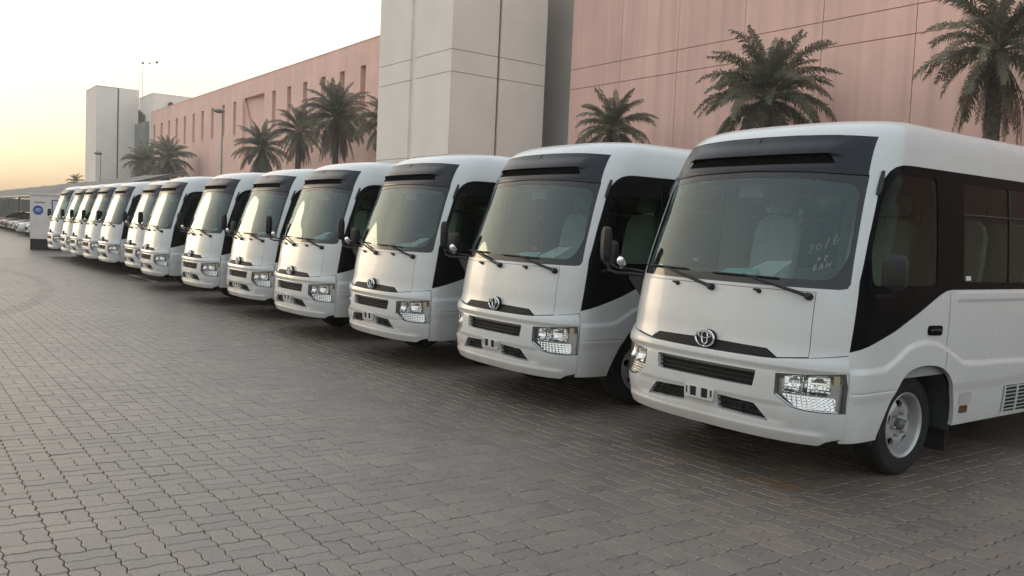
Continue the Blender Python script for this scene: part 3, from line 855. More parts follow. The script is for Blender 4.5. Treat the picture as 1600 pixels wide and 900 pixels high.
    v = [Bm(p) for p in br]+[Bm((p[0]+.012, p[1]+.10, p[2])) for p in br]; n = len(br)
    f = [tuple(range(n)), tuple(reversed(range(n, 2*n)))]+[(i, i+n, (i+1) % n+n, (i+1) % n) for i in range(n)]
    mb.add(v, f); bracket = mb.build('mirror_bracket', M['plastic'], root)
    mb = MB(); mb.tube([Bm(p) for p in ((-.94,.30,1.345),(-1.05,.27,1.352),(-1.18,.23,1.35),(-1.27,.21,1.37),(-1.285,.205,1.45))], .013, 8)
    mb.tube([Bm(p) for p in ((-.95,.31,1.375),(-1.08,.28,1.385),(-1.2,.24,1.39),(-1.27,.22,1.42))], .010, 8)
    mb.build('mirror_arm', M['plastic'], bracket)
    def rbox(c, hx, hy, hz, rad, rot=0.0, n=14, pw=4.0):
        q = MB(); vv = []; rows = 9; nn = 24
        for i in range(rows):
            a = -math.pi/2+math.pi*i/(rows-1); ca = max(0, math.cos(a)); sa = math.sin(a)
            cr_ = ca**.45; sz = math.copysign(abs(sa)**.7, sa)
            for k in range(nn):
                t_ = 2*math.pi*k/nn; x = math.copysign(abs(math.cos(t_))**(2/pw), math.cos(t_))*hx*(cr_); z = math.copysign(abs(math.sin(t_))**(2/pw), math.sin(t_))*hz*(cr_)
                y = sz*hy
                xr = x*math.cos(rot)-y*math.sin(rot); yr = x*math.sin(rot)+y*math.cos(rot)
                vv.append(Bm((c[0]+xr, c[1]+yr, c[2]+z)))
        f = []
        for i in range(rows-1):
            for k in range(nn): f.append((i*nn+k, i*nn+(k+1) % nn, (i+1)*nn+(k+1) % nn, (i+1)*nn+k))
        q.add(vv, f, True); return q
    wm = rbox((-1.30,.19,1.590), .090, .042, .150, 0, R(-33)).build('wing_mirror', M['plastic'], root)
    mb = MB(); mb.lathe([(.001,.044),(.026,.039),(.043,.026),(.053,.006),(.051,0),(.042,-.012),(.001,-.02)], Bm((-1.12,.215,1.452)), (-.75,.25,-.62), 20); mb.build('round_mirror', M['chrome'], root)
    mb = MB(); mb.tube([Bm((-1.13,.235,1.44)), Bm((-1.15,.24,1.385))], [.03,.012], 8); mb.build('mirror_stalk', M['steel'], root.children[-1])
    # ---- driver side mirror
    rbox((1.165,.47,1.502), .078, .040, .118, 0, R(12)).build('wing_mirror', M['plastic'], root)
    mb = MB(); mb.tube([Bm((1.165,.48,1.40)), Bm((1.14,.50,1.35)), Bm((1.02,.50,1.33))], .013, 8); mb.build('mirror_arm', M['plastic'], root.children[-1])
    # ---- wheels
    def wheel(yc, s, dual=False):
        c = Vector(Bm((s*.80, yc, .375))); ax = Vector((0, -s, 0))
        wh = empty('wheel'); wh.parent = root; wh.location = c
        mb = MB(); ws_ = [0] if not dual else [0, -.24]
        for o in ws_:
            mb.lathe([(.225,-.09+o),(.245,-.105+o),(.31,-.108+o),(.352,-.10+o),(.370,-.082+o),(.376,-.04+o),(.377,0+o),(.376,.04+o),(.370,.082+o),(.352,.10+o),(.335,.107+o),(.325,.104+o),(.300,.110+o),(.262,.108+o),(.240,.100+o),(.225,.085+o)], (0,0,0), ax, 48)
        mb.build('tyre', M['rubber'], wh)
        # pressed steel disc with oval holes
        no = 5
        hs_ = []
        for k in range(no):
            t_ = 2*math.pi*k/no+.32; cx, cz_ = .150*math.cos(t_), .150*math.sin(t_)
            q = []
            for j in range(14):
                a = 2*math.pi*j/14; dr, dt = .027*math.cos(a), .038*math.sin(a)
                q.append((cx+dr*math.cos(t_)-dt*math.sin(t_), cz_+dr*math.sin(t_)+dt*math.cos(t_)))
            hs_.append(list(reversed(q)))
        hub = [(.045*math.cos(-2*math.pi*j/18), .045*math.sin(-2*math.pi*j/18)) for j in range(18)]
        outc = [(.200*math.cos(2*math.pi*j/44), .200*math.sin(2*math.pi*j/44)) for j in range(44)]
        pts, faces, bnd = domain(outc, hs_+[hub], rng(-.24,.24,.022), rng(-.24,.24,.022))
        dp = pchip([0,.06,.095,.115,.15,.185,.205,.218,.228,.24], [.050,.050,.050,.058,.056,.030,.026,.06,.1,.1])
        if dual: dp = pchip([0,.06,.095,.115,.15,.185,.205,.218,.228,.24], [-.06,-.06,-.06,-.055,-.05,-.02,.018,.060,.098,.100])
        mb = MB(); vv = [Vector((p[0], 0, p[1]))+ax*dp(math.hypot(*p)) for p in pts]
        fl = faces if (ax.y < 0) else [tuple(reversed(f_)) for f_ in faces]
        mb.add(vv, fl, True)
        sk = []
        for a, b in bnd:
            if math.hypot(*pts[a]) > .195: continue
            o = len(mb.v); mb.add([vv[a], vv[b], vv[b]-ax*.02, vv[a]-ax*.02], [(0,1,2,3)], True)
        mb.lathe([(.200,dp(.2)),(.208,dp(.2)-.004),(.214,.045),(.218,.085),(.226,.098),(.238,.104),(.243,.100),(.243,.085)], (0,0,0), ax, 44)
        rim = mb.build('rim', M['steel'], wh)
        mb = MB(); mb.lathe([(.21,-.03),(.02,-.03)], (0,0,0), ax, 24); mb.build('brake_drum', M['deep'], rim)
        mb = MB(); mb.lathe([(.044,.045),(.042,.080),(.034,.090),(.016,.094),(.001,.094)] if not dual else [(.075,-.06),(.07,.05),(.05,.07),(.001,.072)], (0,0,0), ax, 24)
        mb.build('hub', M['hub'], rim)
        for k in range(6):
            t_ = 2*math.pi*k/6+.2; p0 = Vector((.083*math.cos(t_), 0, .083*math.sin(t_)))+ax*(.058 if not dual else -.06)
            mb = MB(); mb.lathe([(.013,0),(.013,.02),(.009,.026),(.001,.026)], p0, ax, 6); mb.build('wheel_nut', M['steel'], rim)
        return wh
    for s in (1, -1):
        wheel(1.195, s); wheel(5.13, s, True)
        # wheel-well lining
        for dy in (0, 3.935):
            mb = MB(); q = []
            AA = dens([(y+dy, z) for y, z in ARCH], .08, False)
            for y, z in AA: q += [Bm((s*1.0, y, z+.004)), Bm((s*.58, y, z+.02))]
            mb.add(q, [(2*i, 2*i+1, 2*i+3, 2*i+2) for i in range(len(AA)-1)])
            mb.add([Bm((s*.58, y, z+.02)) for y, z in AA]+[Bm((s*.58, 1.1+dy, .3))], [(i, i+1, len(AA)) for i in range(len(AA)-1)])
            mb.build('wheel_well', M['liner'] if dy == 0 else M['chassis'], root)
            mb = MB(); mb.box(Bm((s*.72-.13, 1.70+dy, .13))[:1]+(-(s*.82)-.13, .13), (Bm((0, 1.712+dy, 0))[0], -(s*.82)+.13, .50)); mb.build('mud_flap', M['rubber'], root)
    # ---- underbody
    mb = MB(); mb.box((.30,-.56,.36), (6.6,.56,.72)); mb.box((.42,-.95,.40), (.62,.95,.6)); mb.box((1.70,-.96,.38), (4.5,.96,.74)); mb.box((5.7,-.96,.38), (6.7,.96,.74)); mb.box((1.12,-.7,.30), (1.26,.7,.40)); mb.box((5.05,-.7,.28), (5.22,.7,.44))
    mb.box((.2,-.6,.34),(.36,.6,.5))
    mb.build('underbody', M['chassis'], root)
    mb = MB(); mb.box((.35,-.93,.74), (6.75,.93,.78)); mb.build('cabin_floor', M['dash'], root)
    # ---- dashboard, wheel, seats
    mb = MB(); prof = [(.20,.90),(.22,1.30),(.34,1.385),(.62,1.395),(.72,1.36),(.78,1.25),(.70,1.05),(.66,.80)]
    v = []; xs = [-.92,-.6,0,.6,.92]
    for x in xs:
        k = .14*(abs(x)/.92)**2.4
        for y, z in prof: v.append(Bm((x, y+k*(1 if y < .5 else .2), z)))
    m = len(prof); f = [(i*m+j, i*m+j+1, (i+1)*m+j+1, (i+1)*m+j) for i in range(len(xs)-1) for j in range(m-1)]
    mb.add(v, f); mb.build('dashboard', M['dash'], root)
    mb = MB(); n = 28; cw = Vector((.84, -.50, 1.32)); a1 = Vector((0,1,0)); a2 = Vector((math.sin(R(35)),0,math.cos(R(35))))*1.0
    mb.tube([cw+a1*.21*math.cos(2*math.pi*k/n)+a2*.21*math.sin(2*math.pi*k/n) for k in range(n+1)], .015, 8, False)
    mb.tube([cw, cw+Vector((-.15,0,-.22))], .03, 8)
    for k in range(3):
        t_ = math.pi/2+k*2*math.pi/3; mb.tube([cw, cw+a1*.21*math.cos(t_)+a2*.21*math.sin(t_)], .013, 6)
    mb.build('steering_wheel', M['plastic'], root)
    def seatmesh(wd):
        q = MB()
        def slab(c, hx, hy, hz, tilt):
            rows = 7; nn = 16; vv = []
            for i in range(rows):
                a = -math.pi/2+math.pi*i/(rows-1); ca = max(0, math.cos(a))**.35; sa = math.copysign(abs(math.sin(a))**.6, math.sin(a))
                for k in range(nn):
                    t_ = 2*math.pi*k/nn; X = math.copysign(abs(math.cos(t_))**.45, math.cos(t_))*hx*ca; Z = math.copysign(abs(math.sin(t_))**.45, math.sin(t_))*hz*ca; Y = sa*hy
                    Yr = Y*math.cos(tilt)+Z*math.sin(tilt); Zr = -Y*math.sin(tilt)+Z*math.cos(tilt)
                    vv.append(Bm((c[0]+X, c[1]+Yr, c[2]+Zr)))
            q.add(vv, [(i*nn+k, i*nn+(k+1) % nn, (i+1)*nn+(k+1) % nn, (i+1)*nn+k) for i in range(rows-1) for k in range(nn)], True)
        slab((0,0,.42), wd, .24, .07, R(-4)); slab((0,.27,.78), wd*.94, .06, .36, R(10))
        q.box((-.2,-wd*.6,0), (.2,wd*.6,.36))
        return q
    def headrest(): 
        return rbox((0,.365,1.23), .13, .045, .085, 0)
    sm = seatmesh(.24).build('seat', M['seat'], root); hr = headrest().build('headrest', M['seat'], sm)
    sd = seatmesh(.24).build('seat', M['seatdark'], root); hd = headrest().build('headrest', M['seatdark'], sd)
    sm.location = Bm((-.48,1.12,.76)); sd.location = Bm((.50,1.18,.76))
    k0 = True
    for y in (2.05,2.85,3.65,4.45,5.25,6.05):
        for x in (-.68,-.20,.62):
            if y < 2.1 and x < 0: continue
            a = sd.copy(); COL.objects.link(a); a.parent = root; a.location = Bm((x, y, .78))
    # interior mirror, sun visor, papers on the dash
    mb = MB(); mb.box((-.02,-.115,-.05), (.02,.115,.05)); mb.v = [(p[0]+.62, p[1]+.13, p[2]+2.055) for p in mb.v]; mb.tube([(.62,.13,2.06),(.60,.13,2.16)], .012, 6); mb.build('rear_view_mirror', M['seat'], root)
    for x, w in ((-.48,.22),(.50,.24)):
        mb = MB(); mb.box((.62,-x-w,2.10), (.86,-x+w,2.125)); mb.build('sun_visor', M['trim'], root)
    def sheet(pts, name, mat):
        q = MB(); q.add([Bm(p) for p in pts]+[Bm((p[0],p[1],p[2]-.004)) for p in pts], [(0,1,2,3),(7,6,5,4),(0,4,5,1),(1,5,6,2),(2,6,7,3),(3,7,4,0)]); return q.build(name, mat, root)
    sheet([(-.20,.34,1.410),(.13,.40,1.412),(.02,.56,1.462),(-.22,.50,1.450)], 'paper_sheet', M['papercyan'])
    sheet([(-.10,.50,1.42),(.22,.46,1.42),(.24,.66,1.53),(.0,.68,1.52)], 'paper_sheet', M['paper'])
    # rear window, rear lamps and bumper (out of the photograph, plain)
    mb = MB(); yb = DD+US-UC+RR
    mb.box((yb+.01,-.70,1.45), (yb+.02,.70,2.10)); mb.build('rear_window', M['frit'], root)
    mb = MB(); mb.box((yb-.1,-.98,.36), (yb+.10,.98,.62)); mb.build('rear_bumper', W, root)
    return root

def grow2(poly, k):
    cx = sum(p[0] for p in poly)/len(poly); cy = sum(p[1] for p in poly)/len(poly)
    return [(min(1.012, cx+(p[0]-cx)*k), cy+(p[1]-cy)*k) for p in poly]

bus0 = make_minibus()

# strokes of white marker on a windscreen: glyphs as polylines in a 1 x 1 box
GLY = {'2': [[(.05,.75),(.3,1),(.7,.85),(.6,.5),(.2,.0),(.9,.05)]], '0': [[(.4,.75),(.1,.5),(.2,.1),(.6,.05),(.85,.4),(.7,.72),(.4,.75)]], '1': [[(.55,1.1),(.35,-.1)]], '5': [[(.9,1),(.3,.95),(.2,.55),(.65,.6),(.75,.2),(.4,0),(.1,.1)]],
       '6': [[(.35,1.15),(.15,.5),(.25,.1),(.6,.05),(.85,.35),(.6,.55),(.3,.4)],[(.6,.75),(.95,.7)]], '9': [[(.8,.7),(.4,.95),(.15,.65),(.5,.45),(.8,.7),(.6,0)]], 'P': [[(.2,0),(.25,.75)],[(.25,.75),(.7,.7),(.75,.4),(.25,.35)]], 'c': [[(.8,.7),(.4,.72),(.2,.4),(.4,.1),(.75,.1)],[(.3,.95),(.9,.85)]],
       'B': [[(.2,0),(.2,.9)],[(.2,.9),(.7,.8),(.3,.5),(.8,.3),(.2,0)]], 'A': [[(.05,0),(.45,.95),(.8,0)],[(.2,.4),(.7,.4)]], 'R': [[(.2,0),(.2,.9)],[(.2,.9),(.75,.75),(.25,.45),(.8,0)]], 'N': [[(.1,0),(.2,.85),(.75,.1),(.9,1)]], 'D': [[(.2,0),(.25,.95)],[(.25,.95),(.85,.5),(.2,0)]], 'E': [[(.85,.9),(.2,.9),(.2,0),(.85,0)],[(.2,.45),(.7,.45)]]}
def writing(parent, rows, rad=.0021):
    mb = MB()
    for text, x0, x1, z0, z1, hgt in rows:
        n = len(text); w = (x1-x0)/n
        for i, ch in enumerate(text):
            for st in GLY[ch]:
                P = []
                for gx, gz in dens(st, .25, False):
                    x = x0+w*(i+.1+.8*gx); z = z0+(z1-z0)*(i/max(1, n-1))+hgt*gz
                    P.append(on(x, z, -.004))
                mb.tube(P, rad, 4)
    return mb.build('marker_writing', M['marker'], parent)

BUS = [(4.87,4.27,.28),(4.90,7.01,-.6),(4.88,9.63,-.37),(4.87,12.23,.86),(5.02,14.97,.43),(4.93,17.54,1.1),(4.90,20.91,-.09),(5.17,23.83,.09),(5.02,26.40,.88),(4.95,28.39,-.12),(4.95,30.53,-.5),(4.99,32.63,-.7),(4.94,35.09,0)]
BLAB = ['white minibus nearest the camera, cut off by the right edge, windscreen marked 2016',
        'second white minibus from the right, marker writing on its windscreen, beside the nearest one',
        'third white minibus from the right end of the row',
        'fourth white minibus from the right end of the row',
        'fifth white minibus from the right end of the row',
        'sixth white minibus from the right end of the row',
        'seventh white minibus from the right, last before the one set back',
        'eighth white minibus from the right, parked slightly set back and mostly hidden',
        'ninth white minibus from the right, fifth from the far cabin',
        'fourth white minibus from the far end of the row by the cabin',
        'third white minibus from the far end of the row by the cabin',
        'second white minibus from the far end, next to the last one',
        'farthest white minibus at the left end of the row beside the cabin']
buses = [bus0]
for i in range(1, len(BUS)): buses.append(copy_tree(bus0))
for o, (x, y, yw), lb in zip(buses, BUS, BLAB):
    o.location = (x, y, 0); o.rotation_euler = (0, 0, R(yw)); tag(o, lb, 'minibus', 'white minibuses parked in a row')
rj = random.Random(21)
for i, o in enumerate(buses):
    turn = 0 if i == 0 else rj.uniform(-.16, .16)
    for c in o.children:
        nm = c.name.split('.')[0]
        if nm == 'wheel' and c.location.x < 2: c.rotation_euler = (0, 0, turn)
        if nm == 'paper_sheet' and i: c.location = (rj.uniform(-.03, .03), rj.uniform(-.22, .15), 0)
        if nm == 'sun_visor' and i and rj.random() < .4: c.location = (.02, 0, -.03)
def part(o, nm): return next(c for c in o.children if c.name.split('.')[0] == nm)
writing(part(buses[0], 'windscreen'), [('2016', .655,.835,1.600,1.665,.062), ('Pc', .725,.80,1.548,1.556,.038), ('BAN', .715,.825,1.486,1.512,.042)])
writing(part(buses[1], 'windscreen'), [('1059', .63,.84,1.670,1.69,.05), ('DE', .70,.80,1.555,1.56,.045), ('BRN', .67,.83,1.490,1.505,.042)])
writing(part(buses[2], 'windscreen'), [('DE', .70,.80,1.545,1.55,.045), ('BRN', .67,.83,1.480,1.495,.042)])

# ---------------------------------------------------------------- buildings
def wall_material(name, col, streak=0.0, var=.06):
    m = bpy.data.materials.new(name); m.use_nodes = True
    nt = m.node_tree; L = nt.links; N = nt.nodes; p = N['Principled BSDF']
    geo = N.new('ShaderNodeNewGeometry')
    def noise(scale, vec, det=5):
        n = N.new('ShaderNodeTexNoise'); n.inputs['Scale'].default_value = scale; n.inputs['Detail'].default_value = det; L.new(vec, n.inputs['Vector']); return n.outputs[0]
    def mr(x, a, b, lo, hi):
        q = N.new('ShaderNodeMapRange'); q.inputs[1].default_value = a; q.inputs[2].default_value = b; q.inputs[3].default_value = lo; q.inputs[4].default_value = hi; L.new(x, q.inputs[0]); return q.outputs[0]
    def mul(a, b):
        q = N.new('ShaderNodeMath'); q.operation = 'MULTIPLY'; L.new(a, q.inputs[0]); L.new(b, q.inputs[1]); return q.outputs[0]
    f = mul(mr(noise(.35, geo.outputs['Position']), .3, .7, 1-var, 1+var), mr(noise(14, geo.outputs['Position']), .3, .7, .96, 1.04))
    if streak:
        mp = N.new('ShaderNodeMapping'); mp.inputs['Scale'].default_value = (.9, .9, .035); L.new(geo.outputs['Position'], mp.inputs[0])
        f = mul(f, mr(noise(1.3, mp.outputs[0], 2), .42, .62, 1-streak, 1.03))
        sp = N.new('ShaderNodeSeparateXYZ'); L.new(geo.outputs['Position'], sp.inputs[0])
        nm = N.new('ShaderNodeMath'); nm.operation = 'MULTIPLY'; nm.inputs[1].default_value = 2*math.pi/1.157; L.new(sp.outputs[1], nm.inputs[0])
        ns = N.new('ShaderNodeMath'); ns.operation = 'SINE'; L.new(nm.outputs[0], ns.inputs[0])
        f = mul(f, mr(ns.outputs[0], .55, 1.0, 1.0, 1-streak*.9))
    mx = N.new('ShaderNodeMix'); mx.data_type = 'RGBA'; mx.blend_type = 'MULTIPLY'; mx.inputs[0].default_value = 1; mx.inputs[6].default_value = (*col, 1)
    L.new(f, mx.inputs[7]); L.new(mx.outputs[2], p.inputs['Base Color'])
    p.inputs['Roughness'].default_value = .85; p.inputs['Specular IOR Level'].default_value = .25
    b = N.new('ShaderNodeBump'); b.inputs['Strength'].default_value = .25; b.inputs['Distance'].default_value = .02
    L.new(noise(22, geo.outputs['Position'], 4), b.inputs['Height']); L.new(b.outputs[0], p.inputs['Normal'])
    return m
M['pink'] = wall_material('pink_precast_concrete', (.88, .565, .48), .06)
M['pinkfar'] = wall_material('pink_render', (.88, .57, .485), .03)
M['beige'] = wall_material('beige_precast_concrete', (.86, .785, .725), 0, .05)
M['joint'] = pmat('joint_shadow_gap', (.10, .075, .065), .9, var=.1)
M['slotdark'] = pmat('dark_slot', (.05, .047, .045), .7, var=.2)
M['winglass'] = pmat('dark_window_glass', (.17, .11, .095), .3, var=.3, vscale=.7)
M['greywall'] = pmat('grey_metal_cladding', (.22, .225, .22), .6, var=.1, vscale=.5)

def box_part(name, lo, hi, mat, parent):
    return MB().box(lo, hi).build(name, mat, parent)

# pink wall on the right, panel by panel
pw = empty('pink_building', (36, 20, 0)); tag(pw, 'tall pink panelled building behind the nearest minibuses and palms', 'building')
def addp(parent, name, lo, hi, mat):
    o = box_part(name, [a-b for a, b in zip(lo, parent.location)], [a-b for a, b in zip(hi, parent.location)], mat, parent); return o
addp(pw, 'wall', (36.16,-16.7,0), (48,43.9,26.9), M['joint'])
addp(pw, 'recess_wall', (39,43.92,0), (48,60,26.9), M['beige'])
addp(pw, 'recess_return', (36.21,43.91,0), (38.99,44.0,26.9), M['beige'])
ys = [43.98-4.635*k for k in range(14)]
for k in range(len(ys)-1):
    for z0_, z1_ in ((0,10.83),(10.87,12.08),(12.12,27)):
        addp(pw, 'panel', (36,ys[k+1]+.02,z0_), (36.2,ys[k]-.02,z1_), M['pink'])
# beige tower
tw = empty('beige_tower', (28.65, 46.68, 0)); tag(tw, 'tall beige concrete tower rising out of frame between the pink walls', 'tower')
addp(tw, 'wall', (28.83,46.86,0), (35.98,56.2,27.2), M['slotdark'])
rows = ((0,6.20),(6.235,11.34),(11.38,12.71),(12.75,27.3))
for z0_, z1_ in rows:
    addp(tw, 'panel', (28.65,46.68,z0_), (32.14,46.9,z1_), M['beige'])
    addp(tw, 'panel', (32.33,46.68,z0_), (36.0,46.9,z1_), M['beige'])
    addp(tw, 'panel', (28.652,46.902,z0_), (28.87,51.28,z1_), M['beige'])
    addp(tw, 'panel', (28.65,51.89,z0_), (28.87,56.36,z1_), M['beige'])
addp(tw, 'channel_back', (28.80,51.282,0), (28.86,51.888,27.2), M['beige'])
addp(tw, 'end_wall', (28.872,56.22,0), (36.0,56.36,27.2), M['beige'])
# long pink wing with slot windows
lw = empty('pink_wing', (36, 100, 0)); tag(lw, 'long low pink wing with tall slot windows beyond the beige tower', 'building')
addp(lw, 'wall', (37.0,56.5,0), (50,151.3,18.3), M['pinkfar'])
wy = [149.1,144.7,140.4,136.1,131.8,127.4,123.2,118.8,114.2,109.8,96.4,91.9,87.5,82.9,78.5,74.0,69.5,65.0,60.6]
wins = []
for i, y in enumerate(wy): wins.append((y-.55, y+.55, 12.1, 16.2))
wins.append((99.4,106.8,7.6,16.3))
edges_y = [151.5,147,142.6,138.3,134,129.6,125.3,121,116.5,112,107.6,98.6,94.2,89.7,85.2,80.7,76.2,71.7,67.2,62.8,58.4,56.45]
for k in range(len(edges_y)-1):
    y1_, y0_ = edges_y[k], edges_y[k+1]
    hs_ = [w for w in wins if y0_ < (w[0]+w[1])/2 < y1_]
    if hs_:
        a, b, c, d = hs_[0]
        q = MB(); X0_, X1_ = 36, 36.9
        o_ = [(y0_,0),(y1_,0),(y1_,18.35),(y0_,18.35)]; h_ = [(a,c),(b,c),(b,d),(a,d)]
        v = [(X0_,y,z) for y, z in o_+h_]+[(X1_,y,z) for y, z in o_+h_]
        f = [(0,4,5,1),(1,5,6,2),(2,6,7,3),(3,7,4,0)]
        f += [(4,12,13,5),(5,13,14,6),(6,14,15,7),(7,15,12,4),(0,1,9,8),(1,2,10,9),(2,3,11,10),(3,0,8,11)]
        q.add([tuple(Vector(p)-lw.location) for p in v], f); q.build('panel', M['pinkfar'], lw)
        if b-a < 2:
            wn_ = addp(lw, 'window', (36.62,a,c), (36.66,b,d), M['winglass'])
            fr = MB(); L0 = lw.location
            for lo, hi in (((36.56,a,c),(36.615,a+.06,d)),((36.56,b-.06,c),(36.615,b,d)),((36.555,a+.061,(c+d)/2-.04),(36.61,b-.061,(c+d)/2+.04))):
                fr.box(tuple(Vector(lo)-L0), tuple(Vector(hi)-L0))
            addp(lw, 'sill', (35.93,a-.06,c-.12), (36.35,b+.06,c-.004), M['beige'])
        else:
            q = MB(); v = [(36.86,a,c),(36.86,a,d),(36.3,b,d),(36.3,b,c)]; q.add([tuple(Vector(p)-L0) for p in v], [(3,2,1,0)])
            v = [(36.85,a,c),(36.3,a,d),(36.1,(a+b)/2+1,d),(36.85,b-1,c)]; q.build('recess_wall', M['pinkfar'], lw)
            q = MB(); v = [(36.02,b,d),(36.84,b-4.2,c),(36.84,b-4.6,c),(36.02,b-.5,d)]; q.add([tuple(Vector(p)-L0) for p in v], [(0,1,2,3)]); q.build('diagonal_fin', M['pinkfar'], lw)
    else:
        addp(lw, 'panel', (36,y0_,0), (36.9,y1_,18.35), M['pinkfar'])
addp(lw, 'parapet_coping', (35.96,56.45,18.352), (37.1,151.5,18.45), M['pinkfar'])
# far white-beige tower and the block beside it
ft = empty('stair_tower', (30, 163.6, 0)); tag(ft, 'far pale beige tower with dark vertical slot at the left end of the pink wing', 'tower')
addp(ft, 'wall', (30.2,163.8,0), (36.8,173,23.1), M['slotdark'])
addp(ft, 'panel', (30,163.6,0), (33.35,163.85,23.15), M['beige']); addp(ft, 'panel', (33.6,163.6,0), (36.9,163.85,23.2), M['beige'])
addp(ft, 'panel', (30.002,163.852,0), (30.25,168.8,23.2), M['beige']); addp(ft, 'panel', (30.06,168.85,0), (30.25,173.2,23.2), M['beige'])
addp(ft, 'coping', (29.98,163.58,23.202), (36.92,173.2,23.32), M['beige'])
b2 = empty('plant_room_block', (36.8, 153.8, 0)); tag(b2, 'pale beige roof block with round vent above the end of the pink wing', 'building')
addp(b2, 'wall', (36.8,153.8,0), (60,163,21.75), M['beige'])
addp(b2, 'coping', (36.76,153.76,21.752), (60.04,163.04,21.9), M['beige'])
MB().lathe([(.0,.0),(.42,0),(.42,.5),(.3,.52),(.001,.52)], Vector((39.6,153.8,20.2))-b2.location, (0,-1,0), 16).build('round_vent', M['slotdark'], b2)
eq = empty('rooftop_equipment', (35.9, 157, 0)); tag(eq, 'grey louvred plant cladding in the gap beside the far tower', 'cladding')
addp(eq, 'cladding', (36.2,156,12), (36.78,163.5,17.3), M['greywall'])
for k in range(3): addp(eq, 'vent_pipe', (36.3,158+1.6*k,17.3), (36.6,158.4+1.6*k,18.6+.5*k), M['slotdark'])
addp(eq, 'dark_opening', (36.3,156.2,0), (36.7,163.4,11.98), M['slotdark'])
# floodlight masts on the roof
M['pole'] = pmat('grey_painted_pole', (.28, .28, .27), .5, metal=.3, var=.1)
mast = empty('roof_mast', (36.9, 161.5, 21.9)); tag(mast, 'thin rooftop mast with three small lamp heads above the far tower', 'mast')
MB().tube([(0,0,0),(0,0,5.8)], [.05,.03], 8).build('pole', M['pole'], mast)
MB().tube([(0,0,5.7),(1.1,0,5.85),(2.3,0,6.2)], .02, 6).build('arm', M['pole'], mast)
for hx, hz, hr in ((0,5.85,.2),(1.1,5.95,.14),(2.3,6.3,.22)):
    MB().lathe([(.001,-hr),(hr,-hr*.7),(hr,hr*.5),(.001,hr)], (hx,0,hz), (0,0,1), 12).build('lamp_head', M['slotdark'], mast)

# ---------------------------------------------------------------- street lamps
def street_lamp(x, y, h, lb, sc=1.0):
    r_ = empty('street_lamp', (x, y, 0)); tag(r_, lb, 'street lamp')
    MB().tube([(0,0,0),(0,0,.8),(0,0,h*.6),(0,0,h)], [.13*sc,.11*sc,.09*sc,.07*sc], 10).build('pole', M['pole'], r_)
    MB().lathe([(.001,.22),(.2,.2),(.5,.08),(.55,0),(.5,-.1),(.25,-.22),(.001,-.25)], (-.35*sc,0,h), (0,0,1), 16).build('lamp_head', M['greywall'], r_)
    MB().tube([(0,0,h-.3),(-.1,0,h-.05),(-.3*sc,0,h+.02)], .05, 8).build('bracket', M['pole'], r_)
    MB().box((-.3,-.3,0), (.3,.3,.25)).build('base_plate', M['pole'], r_)
street_lamp(28, 89.1, 12.4, 'tall grey street lamp with rounded head before the slot windows')
street_lamp(24, 127.6, 9.6, 'short dark lamp pole in front of the far pale tower', .8)

# ---------------------------------------------------------------- date palms
def leafmat(name, c0, c1, trans):
    m = bpy.data.materials.new(name); m.use_nodes = True; nt = m.node_tree; p = nt.nodes['Principled BSDF']
    tc = nt.nodes.new('ShaderNodeNewGeometry'); n = nt.nodes.new('ShaderNodeTexNoise'); n.inputs['Scale'].default_value = 2.2; nt.links.new(tc.outputs['Position'], n.inputs['Vector'])
    oi = nt.nodes.new('ShaderNodeObjectInfo'); ad = nt.nodes.new('ShaderNodeMath'); ad.operation = 'ADD'; nt.links.new(n.outputs[0], ad.inputs[0])
    mm = nt.nodes.new('ShaderNodeMath'); mm.operation = 'MULTIPLY_ADD'; mm.inputs[1].default_value = .6; mm.inputs[2].default_value = -.3; nt.links.new(oi.outputs['Random'], mm.inputs[0]); nt.links.new(mm.outputs[0], ad.inputs[1])
    cr = nt.nodes.new('ShaderNodeValToRGB'); cr.color_ramp.elements[0].color = (*c0, 1); cr.color_ramp.elements[1].color = (*c1, 1); cr.color_ramp.elements[0].position = .25; cr.color_ramp.elements[1].position = .8
    nt.links.new(ad.outputs[0], cr.inputs[0]); nt.links.new(cr.outputs[0], p.inputs['Base Color'])
    p.inputs['Roughness'].default_value = .55
    tr = nt.nodes.new('ShaderNodeBsdfTranslucent'); nt.links.new(cr.outputs[0], tr.inputs[0])
    ms = nt.nodes.new('ShaderNodeMixShader'); ms.inputs[0].default_value = .45
    ot = nt.nodes['Material Output']; nt.links.new(p.outputs[0], ms.inputs[1]); nt.links.new(tr.outputs[0], ms.inputs[2]); nt.links.new(ms.outputs[0], ot.inputs[0])
    return m
M['frond'] = leafmat('palm_leaf', (.115, .118, .082), (.26, .255, .18), .2)
M['deadfrond'] = leafmat('dry_palm_leaf', (.10, .078, .058), (.20, .16, .12), .1)
M['trunk'] = pmat('palm_trunk', (.085, .068, .052), .95, var=.35, vscale=5, bump=1.0, bscale=14)

